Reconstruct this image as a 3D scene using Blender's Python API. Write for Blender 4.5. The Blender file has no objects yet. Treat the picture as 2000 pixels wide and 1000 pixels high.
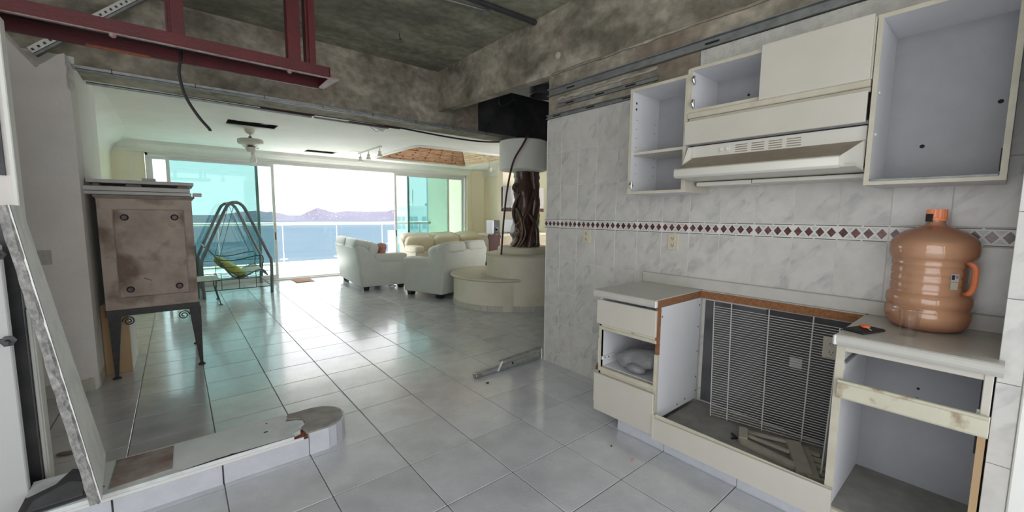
import bpy, bmesh, math, random
from mathutils import Vector, Matrix
random.seed(7)
S = bpy.context.scene
COL = S.collection
PI = math.pi

# ------------------------------------------------------------------ camera
T = 0.42                                   # floor tile module (m)
CAM = Vector((-0.9582, -2.4902, 1.4366))
yaw, pitch, roll = 0.6889, -0.1020, 0.0080
fw = Vector((math.sin(yaw)*math.cos(pitch), math.cos(yaw)*math.cos(pitch), math.sin(pitch)))
rt = Vector((math.cos(yaw), -math.sin(yaw), 0))
up = rt.cross(fw)
r2 = math.cos(roll)*rt + math.sin(roll)*up
u2 = -math.sin(roll)*rt + math.cos(roll)*up
cd = bpy.data.cameras.new('camera'); cam = bpy.data.objects.new('camera', cd); COL.objects.link(cam)
M3 = Matrix((r2, u2, -fw)).transposed()
cam.matrix_world = Matrix.Translation(CAM) @ M3.to_4x4()
cd.sensor_width = 36; cd.lens = 795.8/2000*36; cd.clip_start = 0.05; cd.clip_end = 20000
S.camera = cam

# ------------------------------------------------------------------ world, sun, exposure
w = bpy.data.worlds.new('sky'); S.world = w; w.use_nodes = True
nt = w.node_tree; nt.nodes.clear()
out = nt.nodes.new('ShaderNodeOutputWorld'); bg = nt.nodes.new('ShaderNodeBackground')
tc = nt.nodes.new('ShaderNodeTexCoord'); sx = nt.nodes.new('ShaderNodeSeparateXYZ'); rp = nt.nodes.new('ShaderNodeValToRGB')
nt.links.new(tc.outputs['Generated'], sx.inputs[0]); nt.links.new(sx.outputs['Z'], rp.inputs[0])
nt.links.new(rp.outputs[0], bg.inputs[0]); nt.links.new(bg.outputs[0], out.inputs[0])
cr = rp.color_ramp; cr.elements[0].position = 0.0; cr.elements[0].color = (.97, .985, 1.0, 1)
cr.elements[1].position = 0.9; cr.elements[1].color = (.78, .87, 1.0, 1)
e = cr.elements.new(.25); e.color = (.95, .975, 1.0, 1)
SKY = 1.35
bg.inputs[1].default_value = SKY
sun_d = bpy.data.lights.new('sun', 'SUN'); sun_d.energy = 24; sun_d.angle = math.radians(1.0); sun_d.color = (1, .95, .86)
sun = bpy.data.objects.new('sun', sun_d); COL.objects.link(sun)
sun.rotation_euler = Vector((-.22, -.40, -1)).to_track_quat('-Z', 'Y').to_euler()
S.view_settings.view_transform = 'Standard'; S.view_settings.look = 'None'
S.view_settings.gamma = 1.0; S.view_settings.use_curve_mapping = False
S.view_settings.exposure = 1.15
S.cycles.max_bounces = 14; S.cycles.transparent_max_bounces = 24; S.cycles.transmission_bounces = 12
S.cycles.diffuse_bounces = 8; S.cycles.glossy_bounces = 6; S.cycles.caustics_reflective = False; S.cycles.caustics_refractive = False
S.cycles.sample_clamp_indirect = 6

def portal(name, loc, rot, sx_, sy_):
    d = bpy.data.lights.new(name, 'AREA'); d.shape = 'RECTANGLE'; d.size = sx_; d.size_y = sy_
    d.cycles.is_portal = True
    o = bpy.data.objects.new(name, d); COL.objects.link(o); o.location = loc; o.rotation_euler = rot
# daylight enters by the sea window, the service opening behind the camera and an added left opening
portal('daylight_portal', (2.0, 7.6, 1.25), (-PI/2, 0, 0), 6.8, 2.5)
portal('daylight_portal', (-.65, -4.98, 1.57), (PI/2, 0, 0), 4.5, 2.95)
portal('daylight_portal', (-3.1, -3.15, 1.5), (0, -PI/2, 0), 3.0, 3.7)

# ------------------------------------------------------------------ materials
MATS = {}
def pm(name, c1, c2=None, scale=6.0, detail=6, lo=.35, hi=.65, rough=.5, rough2=None, metal=0.0, bump=0.0, bscale=60.0,
       stretch=(1, 1, 1), rot=(0, 0, 0), rand=0.0, spec=.5, c3=None, scale3=1.5, lo3=.5, hi3=.7, dist=0.0, coat=0.0, bstretch=None, sss=0):
    m = bpy.data.materials.new(name); m.use_nodes = True
    n = m.node_tree.nodes; l = m.node_tree.links; p = n['Principled BSDF']
    p.inputs['Roughness'].default_value = rough; p.inputs['Metallic'].default_value = metal
    p.inputs['Specular IOR Level'].default_value = spec; p.inputs['Coat Weight'].default_value = coat; p.inputs['Coat Roughness'].default_value = .11; p.inputs['Coat IOR'].default_value = 1.65
    p.inputs['Base Color'].default_value = (*c1, 1)
    MATS[name] = m
    if c2 is None and not bump and not rand: return m
    t = n.new('ShaderNodeTexCoord'); oi = n.new('ShaderNodeObjectInfo')
    add = n.new('ShaderNodeVectorMath'); add.operation = 'ADD'
    mul = n.new('ShaderNodeMath'); mul.operation = 'MULTIPLY'; mul.inputs[1].default_value = 61.7
    l.new(oi.outputs['Random'], mul.inputs[0]); l.new(t.outputs['Object'], add.inputs[0]); l.new(mul.outputs[0], add.inputs[1])
    mp = n.new('ShaderNodeMapping'); mp.inputs['Scale'].default_value = stretch; mp.inputs['Rotation'].default_value = rot
    l.new(add.outputs[0], mp.inputs[0])
    col = None
    if c2 is not None:
        nz = n.new('ShaderNodeTexNoise'); nz.inputs['Scale'].default_value = scale; nz.inputs['Detail'].default_value = detail
        nz.inputs['Roughness'].default_value = .62; nz.inputs['Distortion'].default_value = dist
        l.new(mp.outputs[0], nz.inputs['Vector'])
        r = n.new('ShaderNodeValToRGB'); l.new(nz.outputs['Fac'], r.inputs[0])
        r.color_ramp.elements[0].position = lo; r.color_ramp.elements[0].color = (*c1, 1)
        r.color_ramp.elements[1].position = hi; r.color_ramp.elements[1].color = (*c2, 1)
        col = r.outputs[0]
        if rough2 is not None:
            mr = n.new('ShaderNodeMapRange'); mr.inputs['From Min'].default_value = lo; mr.inputs['From Max'].default_value = hi
            mr.inputs['To Min'].default_value = rough; mr.inputs['To Max'].default_value = rough2
            l.new(nz.outputs['Fac'], mr.inputs[0]); l.new(mr.outputs[0], p.inputs['Roughness'])
        if c3 is not None:
            n3 = n.new('ShaderNodeTexNoise'); n3.inputs['Scale'].default_value = scale3; n3.inputs['Detail'].default_value = 5
            l.new(add.outputs[0], n3.inputs['Vector'])
            m3 = n.new('ShaderNodeMapRange'); m3.inputs['From Min'].default_value = lo3; m3.inputs['From Max'].default_value = hi3
            l.new(n3.outputs['Fac'], m3.inputs[0])
            mx = n.new('ShaderNodeMix'); mx.data_type = 'RGBA'; l.new(m3.outputs[0], mx.inputs[0]); l.new(col, mx.inputs[6])
            mx.inputs[7].default_value = (*c3, 1); col = mx.outputs[2]
    if rand:
        hs = n.new('ShaderNodeHueSaturation')
        mr = n.new('ShaderNodeMapRange'); mr.inputs['To Min'].default_value = 1-rand; mr.inputs['To Max'].default_value = 1+rand
        l.new(oi.outputs['Random'], mr.inputs[0]); l.new(mr.outputs[0], hs.inputs['Value'])
        if col is None: hs.inputs['Color'].default_value = (*c1, 1)
        else: l.new(col, hs.inputs['Color'])
        col = hs.outputs[0]
    if col is not None: l.new(col, p.inputs['Base Color'])
    if bump:
        nb = n.new('ShaderNodeTexNoise'); nb.inputs['Scale'].default_value = bscale; nb.inputs['Detail'].default_value = 4
        if bstretch:
            mb = n.new('ShaderNodeMapping'); mb.inputs['Scale'].default_value = bstretch; l.new(add.outputs[0], mb.inputs[0]); l.new(mb.outputs[0], nb.inputs['Vector'])
        else: l.new(add.outputs[0], nb.inputs['Vector'])
        b = n.new('ShaderNodeBump'); b.inputs['Strength'].default_value = bump; b.inputs['Distance'].default_value = .01
        l.new(nb.outputs['Fac'], b.inputs['Height']); l.new(b.outputs[0], p.inputs['Normal'])
    return m

def glass(name, tint, ior=1.5, gl=1.0):
    m = bpy.data.materials.new(name); m.use_nodes = True; n = m.node_tree.nodes; l = m.node_tree.links; n.clear()
    o = n.new('ShaderNodeOutputMaterial'); tr = n.new('ShaderNodeBsdfTransparent'); tr.inputs[0].default_value = (*tint, 1)
    g = n.new('ShaderNodeBsdfGlossy'); g.inputs['Roughness'].default_value = .02
    fr = n.new('ShaderNodeFresnel'); fr.inputs[0].default_value = ior
    mu = n.new('ShaderNodeMath'); mu.operation = 'MULTIPLY'; mu.inputs[1].default_value = gl
    ge = n.new('ShaderNodeNewGeometry'); iv = n.new('ShaderNodeMath'); iv.operation = 'SUBTRACT'; iv.inputs[0].default_value = 1; l.new(ge.outputs['Backfacing'], iv.inputs[1])
    m2 = n.new('ShaderNodeMath'); m2.operation = 'MULTIPLY'; l.new(iv.outputs[0], m2.inputs[0]); l.new(mu.outputs[0], m2.inputs[1])
    mx = n.new('ShaderNodeMixShader'); l.new(fr.outputs[0], mu.inputs[0]); l.new(m2.outputs[0], mx.inputs[0]); l.new(tr.outputs[0], mx.inputs[1]); l.new(g.outputs[0], mx.inputs[2]); l.new(mx.outputs[0], o.inputs[0])
    MATS[name] = m; return m

pm('floor_tile', (.55, .56, .59), (.66, .675, .71), scale=7, detail=8, lo=.3, hi=.72, rough=.12, rough2=.20, bump=.14, bscale=55, coat=.65, spec=.55, rand=.045, c3=(.47, .475, .51), scale3=3.2, lo3=.5, hi3=.8, bstretch=(1, 1.6, 1))
pm('grout', (.10, .10, .105), (.18, .18, .185), scale=20, rough=.8)
pm('wall_tile', (.525, .51, .48), (.595, .578, .55), scale=9, detail=6, lo=.35, hi=.6, rough=.22, rand=.02, bump=.05, bscale=30)
def veins(m, amt=(.37, .37, .372)):
    n = m.node_tree.nodes; l = m.node_tree.links; p = n['Principled BSDF']
    src = p.inputs['Base Color'].links[0].from_socket
    add = [x for x in n if x.type == 'VECT_MATH'][0]
    m1 = n.new('ShaderNodeMapping'); m1.inputs['Rotation'].default_value = (math.radians(-37), 0, 0)
    mp = n.new('ShaderNodeMapping'); mp.inputs['Scale'].default_value = (1, 1.0, .36)
    l.new(add.outputs[0], m1.inputs[0]); l.new(m1.outputs[0], mp.inputs[0])
    nz = n.new('ShaderNodeTexNoise'); nz.inputs['Scale'].default_value = 11; nz.inputs['Detail'].default_value = 6; nz.inputs['Distortion'].default_value = .35
    l.new(mp.outputs[0], nz.inputs['Vector'])
    r = n.new('ShaderNodeValToRGB'); cr = r.color_ramp
    cr.elements[0].position = .50; cr.elements[0].color = (0, 0, 0, 1); cr.elements[1].position = .70; cr.elements[1].color = (.1, .1, .1, 1)
    e = cr.elements.new(.555); e.color = (1, 1, 1, 1)
    l.new(nz.outputs['Fac'], r.inputs[0])
    n2 = n.new('ShaderNodeTexNoise'); n2.inputs['Scale'].default_value = 10; l.new(add.outputs[0], n2.inputs['Vector'])
    mr = n.new('ShaderNodeMapRange'); mr.inputs['From Min'].default_value = .38; mr.inputs['From Max'].default_value = .68; mr.inputs['To Max'].default_value = .78
    l.new(n2.outputs['Fac'], mr.inputs[0])
    mu = n.new('ShaderNodeMath'); mu.operation = 'MULTIPLY'; l.new(r.outputs[0], mu.inputs[0]); l.new(mr.outputs[0], mu.inputs[1])
    mx = n.new('ShaderNodeMix'); mx.data_type = 'RGBA'; l.new(mu.outputs[0], mx.inputs[0]); l.new(src, mx.inputs[6]); mx.inputs[7].default_value = (*amt, 1)
    l.new(mx.outputs[2], p.inputs['Base Color'])
veins(MATS['wall_tile'])
pm('wall_grout', (.66, .65, .60), rough=.8)
def concrete(name, dark, lite, stain, sc, stretch):
    pm(name, dark, lite, scale=sc, detail=14, lo=.36, hi=.68, rough=.85, bump=.5, bscale=16, c3=stain, scale3=1.1, lo3=.50, hi3=.74, dist=.25, stretch=stretch)
    m = MATS[name]; n = m.node_tree.nodes; l = m.node_tree.links; p = n['Principled BSDF']
    src = p.inputs['Base Color'].links[0].from_socket
    add = [x for x in n if x.type == 'VECT_MATH'][0]
    nz = n.new('ShaderNodeTexNoise'); nz.inputs['Scale'].default_value = 13; nz.inputs['Detail'].default_value = 8; l.new(add.outputs[0], nz.inputs['Vector'])
    mr = n.new('ShaderNodeMapRange'); mr.inputs['From Min'].default_value = .35; mr.inputs['From Max'].default_value = .65; mr.inputs['To Min'].default_value = .80; mr.inputs['To Max'].default_value = 1.2
    l.new(nz.outputs['Fac'], mr.inputs[0])
    hs = n.new('ShaderNodeHueSaturation'); l.new(mr.outputs[0], hs.inputs['Value']); l.new(src, hs.inputs['Color']); l.new(hs.outputs[0], p.inputs['Base Color'])
concrete('concrete', (.155, .138, .105), (.46, .415, .335), (.20, .15, .11), 2.0, (1, 1, 1.7))
concrete('concrete_slab', (.17, .168, .125), (.38, .375, .285), (.15, .145, .11), 1.7, (.55, 1.6, 1))
pm('kerb_plaster', (.62, .65, .65), (.70, .725, .72), scale=5, detail=8, rough=.7, bump=.2, bscale=40, c3=(.45, .46, .45), scale3=4)
pm('concrete_pale', (.27, .25, .215), (.44, .42, .37), scale=5, detail=8, rough=.9, bump=.4, bscale=40)
pm('curb_concrete', (.30, .285, .26), (.44, .42, .39), scale=9, detail=8, rough=.9, bump=.5, bscale=30)
pm('plaster', (.80, .80, .755), (.85, .85, .805), scale=2.5, rough=.75, bump=.12, bscale=25)
pm('plaster_raw', (.74, .70, .665), (.80, .765, .73), scale=3, detail=8, rough=.85, bump=.4, bscale=30, c3=(.80, .78, .75), scale3=1.3)
pm('plaster_edge', (.60, .59, .55), (.46, .45, .42), scale=14, detail=8, rough=.85, bump=.6, bscale=60)
pm('yellow_wall', (.82, .77, .615), (.86, .815, .665), scale=2.0, rough=.8, bump=.1, bscale=30)
pm('stucco_out', (.82, .78, .60), (.74, .70, .53), scale=8, rough=.9, bump=.5, bscale=40)
pm('rail_metal', (.36, .345, .33), rough=.4)
pm('mortar_dark', (.20, .115, .075), rough=.9)
pm('mortar_pale', (.66, .50, .34), rough=.9)  # mortar in the paler tone of the window-lit brick copy
pm('white_frame', (.72, .72, .70), rough=.35)
pm('laminate', (.55, .52, .455), (.59, .56, .495), scale=3, rough=.38, bump=.03, bscale=160)
pm('laminate_shade', (.30, .30, .315), (.34, .34, .355), scale=4, rough=.5, bump=.05, bscale=220)  # darker laminate copy, shade of the cabinet backs put into the colour
pm('laminate_lit', (.68, .68, .705), (.72, .72, .745), scale=4, rough=.5, bump=.05, bscale=220)  # lighter bluish laminate copy, daylight on inner panels put into the colour
pm('edge_band', (.49, .455, .36), (.57, .53, .435), scale=10, rough=.45)
pm('particle_board', (.20, .085, .035), (.31, .14, .06), scale=60, detail=4, rough=.9, bump=.5, bscale=150)
pm('counter', (.49, .475, .44), (.54, .525, .485), scale=8, rough=.32, bump=.03, bscale=90, c3=(.42, .405, .375), scale3=3, lo3=.6, hi3=.85)
pm('cream_metal', (.66, .645, .585), rough=.30)
pm('hood_brown', (.235, .185, .135), (.28, .225, .17), scale=20, rough=.42)
pm('rusty_cream', (.56, .535, .42), (.62, .59, .47), scale=5, rough=.5, c3=(.25, .14, .06), scale3=9, lo3=.58, hi3=.70)
pm('dark_hole', (.015, .015, .016), rough=.9)
pm('chrome', (.55, .53, .50), rough=.25, metal=1.0)
pm('steel_track', (.20, .21, .21), (.30, .31, .305), scale=14, rough=.5, metal=.35, bump=.1)
pm('galv', (.32, .33, .33), (.45, .46, .46), scale=20, rough=.38, metal=.7)
pm('slotted_metal', (.80, .80, .76), (.70, .70, .66), scale=20, rough=.35, metal=.2)
pm('red_steel', (.105, .010, .013), (.07, .008, .010), scale=6, detail=7, rough=.5, c3=(.20, .075, .04), scale3=3, lo3=.62, hi3=.75, bump=.15, bscale=60)
pm('red_steel_edge', (.34, .27, .255), (.26, .12, .11), scale=12, rough=.5)
pm('rust_cabinet', (.48, .40, .335), (.33, .26, .21), scale=5, detail=10, lo=.38, hi=.68, rough=.62, bump=.15, bscale=40, c3=(.19, .125, .095), scale3=4.2, lo3=.53, hi3=.70)
pm('rust_trim', (.31, .255, .215), (.21, .165, .135), scale=9, detail=8, rough=.6, bump=.2, bscale=50)
pm('knob_brown', (.045, .018, .016), rough=.35)
pm('iron', (.028, .026, .027), (.05, .044, .042), scale=20, rough=.5, bump=.2, bscale=80)
pm('slab_stone', (.47, .45, .43), (.56, .54, .52), scale=8, rough=.5)
pm('tan_board', (.42, .275, .145), (.48, .33, .185), scale=8, rough=.75, stretch=(1, 1, .2))
pm('granite_face', (.80, .80, .78), (.89, .89, .87), scale=14, detail=9, rough=.6, bump=.25, bscale=90, c3=(.70, .70, .69), scale3=5)
pm('granite_edge', (.20, .195, .185), (.42, .41, .40), scale=30, detail=8, rough=.9, bump=1.0, bscale=60)
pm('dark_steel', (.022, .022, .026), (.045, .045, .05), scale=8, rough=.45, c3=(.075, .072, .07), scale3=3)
pm('door_white', (.52, .52, .515), rough=.45, bump=.05, bscale=100)
pm('patch_brown', (.26, .205, .185), (.36, .31, .285), scale=14, detail=8, rough=.85, bump=.3, bscale=60, c3=(.20, .12, .11), scale3=6)
pm('brick_red', (.30, .095, .05), (.20, .06, .035), scale=18, rough=.9, bump=.5, bscale=50)
pm('riser_tile', (.50, .51, .55), (.56, .57, .605), scale=12, rough=.22, rand=.02)
pm('leather_grey', (.54, .56, .525), (.58, .60, .565), scale=5, rough=.45, bump=.12, bscale=120)
pm('leather_cream', (.66, .61, .485), (.71, .66, .535), scale=5, rough=.42, bump=.12, bscale=120)
pm('black_plastic', (.018, .018, .02), rough=.35)
pm('cream_stucco', (.72, .68, .55), (.77, .73, .60), scale=4, rough=.75, bump=.12, bscale=50, c3=(.60, .56, .44), scale3=2)
pm('stone_lip', (.60, .57, .465), (.66, .63, .52), scale=12, rough=.6, bump=.3, bscale=40)
pm('base_tile', (.50, .49, .43), (.58, .57, .50), scale=10, rough=.35, rand=.05)
pm('tree_wood', (.040, .017, .012), (.105, .046, .028), scale=7, detail=8, rough=.42, bump=.8, bscale=26, stretch=(3, 3, .5), bstretch=(2.2, 2.2, .35), coat=.35)
pm('root_pale', (.30, .19, .12), (.20, .12, .07), scale=10, rough=.45, bump=.3, bscale=50)
pm('mahogany', (.060, .016, .014), (.10, .028, .024), scale=8, rough=.6, stretch=(1, 1, .3))
pm('tan_block', (.47, .40, .29), (.53, .46, .34), scale=5, rough=.75)
pm('beige_plastic', (.60, .545, .42), rough=.4)
pm('maroon_stone', (.080, .030, .030), (.16, .07, .065), scale=60, detail=4, rough=.2, rand=.35)
pm('listello_white', (.70, .695, .665), rough=.3)
pm('listello_grey', (.46, .48, .455), (.56, .57, .55), scale=60, rough=.3)
pm('listello_line', (.10, .095, .085), rough=.4)
pm('orange_plastic', (.95, .30, .14), rough=.35, rand=0)
pm('orange_key', (.95, .17, .05), rough=.35)
pm('green_steel', (.025, .085, .08), (.05, .11, .105), scale=12, rough=.4)
pm('swing_steel', (.14, .17, .19), (.19, .22, .24), scale=12, rough=.35, metal=.3)
pm('swing_fabric', (.32, .38, .36), (.60, .64, .60), scale=18, rough=.85)
pm('cushion_lime', (.46, .50, .12), (.26, .34, .09), scale=10, detail=2, rough=.85, c3=(.08, .10, .07), scale3=9, lo3=.66, hi3=.70)
pm('fan_cream', (.66, .64, .56), rough=.35)
pm('bulb_glass', (.85, .85, .83), rough=.15)
pm('black_cable', (.012, .012, .016), rough=.45)
pm('red_cable', (.055, .016, .018), (.09, .03, .03), scale=10, rough=.4)
pm('brick_shade', (.66, .40, .25), (.50, .28, .17), scale=6, rough=.85, rand=.1, bump=.4, bscale=60, c3=(.62, .42, .28), scale3=5)  # backlit brick faces, their shade put into the colour
pm('brick_lit', (.88, .75, .55), (.80, .65, .45), scale=6, rough=.85, bump=.4, bscale=60, c3=(.82, .60, .44), scale3=3)  # same brick with the window light put into the colour
pm('mat_brown', (.42, .24, .17), (.30, .17, .12), scale=40, rough=.95)
pm('wire_white', (.50, .495, .47), rough=.35)
pm('plastic_dusty', (.42, .395, .32), (.34, .32, .26), scale=12, rough=.6)
pm('shade_sheet_black', (.035, .035, .038), (.065, .065, .068), scale=4, rough=.85)  # near-black for the painted gap shade and the torn sheet
pm('cavity_dark', (.11, .11, .115), (.06, .06, .065), scale=4, rough=.85, bump=.2, bscale=30)
pm('cabinet_floor', (.20, .19, .175), (.29, .28, .26), scale=7, detail=8, rough=.7)
pm('sea', (.028, .038, .050), (.030, .041, .053), scale=.004, rough=.9, spec=.0)
pm('hill', (.040, .040, .056), (.044, .044, .061), scale=.006, rough=1, spec=0)  # air haze painted into the colours of both hills
pm('hill_far', (.039, .041, .054), (.041, .044, .057), scale=.004, rough=1, spec=0)
pm('house_white', (.50, .50, .54), rough=.9, spec=0)
pm('tower_white', (.78, .80, .80), (.82, .84, .84), scale=.2, rough=.9)
pm('tower_window', (.42, .52, .54), rough=.4)
pm('foam_grey', (.34, .335, .325), (.42, .41, .40), scale=10, rough=.7)
pm('stone_dark', (.02, .016, .016), rough=.7)
pm('microwave', (.55, .55, .56), rough=.3, metal=.3)
pm('screen_dark', (.01, .01, .012), rough=.15)
pm('cabinet_grey', (.52, .50, .505), rough=.3)
pm('cushion_pink', (.55, .27, .21), (.35, .15, .13), scale=20, rough=.9)
glass('teal_glass', (.645, .755, .745))
glass('rail_glass', (.93, .97, .98), gl=.6)
glass('clear_plastic', (.96, .96, .96), ior=1.6, gl=1.6)
# jug shell: tinted translucent plastic
def jug_mat():
    m = bpy.data.materials.new('jug_plastic'); m.use_nodes = True; n = m.node_tree.nodes; l = m.node_tree.links; n.clear()
    o = n.new('ShaderNodeOutputMaterial'); tr = n.new('ShaderNodeBsdfTransparent'); tr.inputs[0].default_value = (1.0, .77, .60, 1)
    tl = n.new('ShaderNodeBsdfTranslucent'); tl.inputs[0].default_value = (1.0, .52, .27, 1)
    df = n.new('ShaderNodeBsdfDiffuse'); df.inputs[0].default_value = (1.0, .57, .35, 1)
    g = n.new('ShaderNodeBsdfGlossy'); g.inputs['Roughness'].default_value = .06
    fr = n.new('ShaderNodeFresnel'); fr.inputs[0].default_value = 1.8
    lw = n.new('ShaderNodeLayerWeight'); lw.inputs[0].default_value = .35
    mc = n.new('ShaderNodeMix'); mc.data_type = 'RGBA'; l.new(lw.outputs['Facing'], mc.inputs[0]); mc.inputs[6].default_value = (1.0, .60, .38, 1); mc.inputs[7].default_value = (1.0, .30, .12, 1)
    l.new(mc.outputs[2], df.inputs[0])
    a = n.new('ShaderNodeMixShader'); a.inputs[0].default_value = .8; l.new(tl.outputs[0], a.inputs[1]); l.new(df.outputs[0], a.inputs[2])
    b = n.new('ShaderNodeMixShader'); b.inputs[0].default_value = .45; l.new(tr.outputs[0], b.inputs[1]); l.new(a.outputs[0], b.inputs[2])
    c = n.new('ShaderNodeMixShader'); l.new(fr.outputs[0], c.inputs[0]); l.new(b.outputs[0], c.inputs[1]); l.new(g.outputs[0], c.inputs[2])
    t = n.new('ShaderNodeTexCoord'); nb = n.new('ShaderNodeTexNoise'); nb.inputs['Scale'].default_value = 18; l.new(t.outputs['Object'], nb.inputs['Vector'])
    bp = n.new('ShaderNodeBump'); bp.inputs['Strength'].default_value = .25; bp.inputs['Distance'].default_value = .01; l.new(nb.outputs['Fac'], bp.inputs['Height']); l.new(bp.outputs[0], g.inputs['Normal'])
    l.new(c.outputs[0], o.inputs[0]); MATS['jug_plastic'] = m
    m = bpy.data.materials.new('water'); m.use_nodes = True; n = m.node_tree.nodes; l = m.node_tree.links; n.clear()
    o = n.new('ShaderNodeOutputMaterial'); tr = n.new('ShaderNodeBsdfTransparent'); df = n.new('ShaderNodeBsdfDiffuse'); df.inputs[0].default_value = (1.0, .86, .76, 1)
    c = n.new('ShaderNodeMixShader'); c.inputs[0].default_value = .85; l.new(tr.outputs[0], c.inputs[1]); l.new(df.outputs[0], c.inputs[2]); l.new(c.outputs[0], o.inputs[0]); MATS['water'] = m
jug_mat()
def bag_mat():
    m = bpy.data.materials.new('bag_plastic'); m.use_nodes = True; n = m.node_tree.nodes; l = m.node_tree.links; n.clear()
    o = n.new('ShaderNodeOutputMaterial'); tr = n.new('ShaderNodeBsdfTransparent'); df = n.new('ShaderNodeBsdfPrincipled')
    df.inputs['Base Color'].default_value = (.30, .30, .305, 1); df.inputs['Roughness'].default_value = .25
    t = n.new('ShaderNodeTexCoord'); nb = n.new('ShaderNodeTexNoise'); nb.inputs['Scale'].default_value = 14; nb.inputs['Detail'].default_value = 6; l.new(t.outputs['Object'], nb.inputs['Vector'])
    bp = n.new('ShaderNodeBump'); bp.inputs['Strength'].default_value = .9; bp.inputs['Distance'].default_value = .03; l.new(nb.outputs['Fac'], bp.inputs['Height']); l.new(bp.outputs[0], df.inputs['Normal'])
    c = n.new('ShaderNodeMixShader'); c.inputs[0].default_value = .72; l.new(tr.outputs[0], c.inputs[1]); l.new(df.outputs[0], c.inputs[2]); l.new(c.outputs[0], o.inputs[0]); MATS['bag_plastic'] = m
bag_mat()

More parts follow.
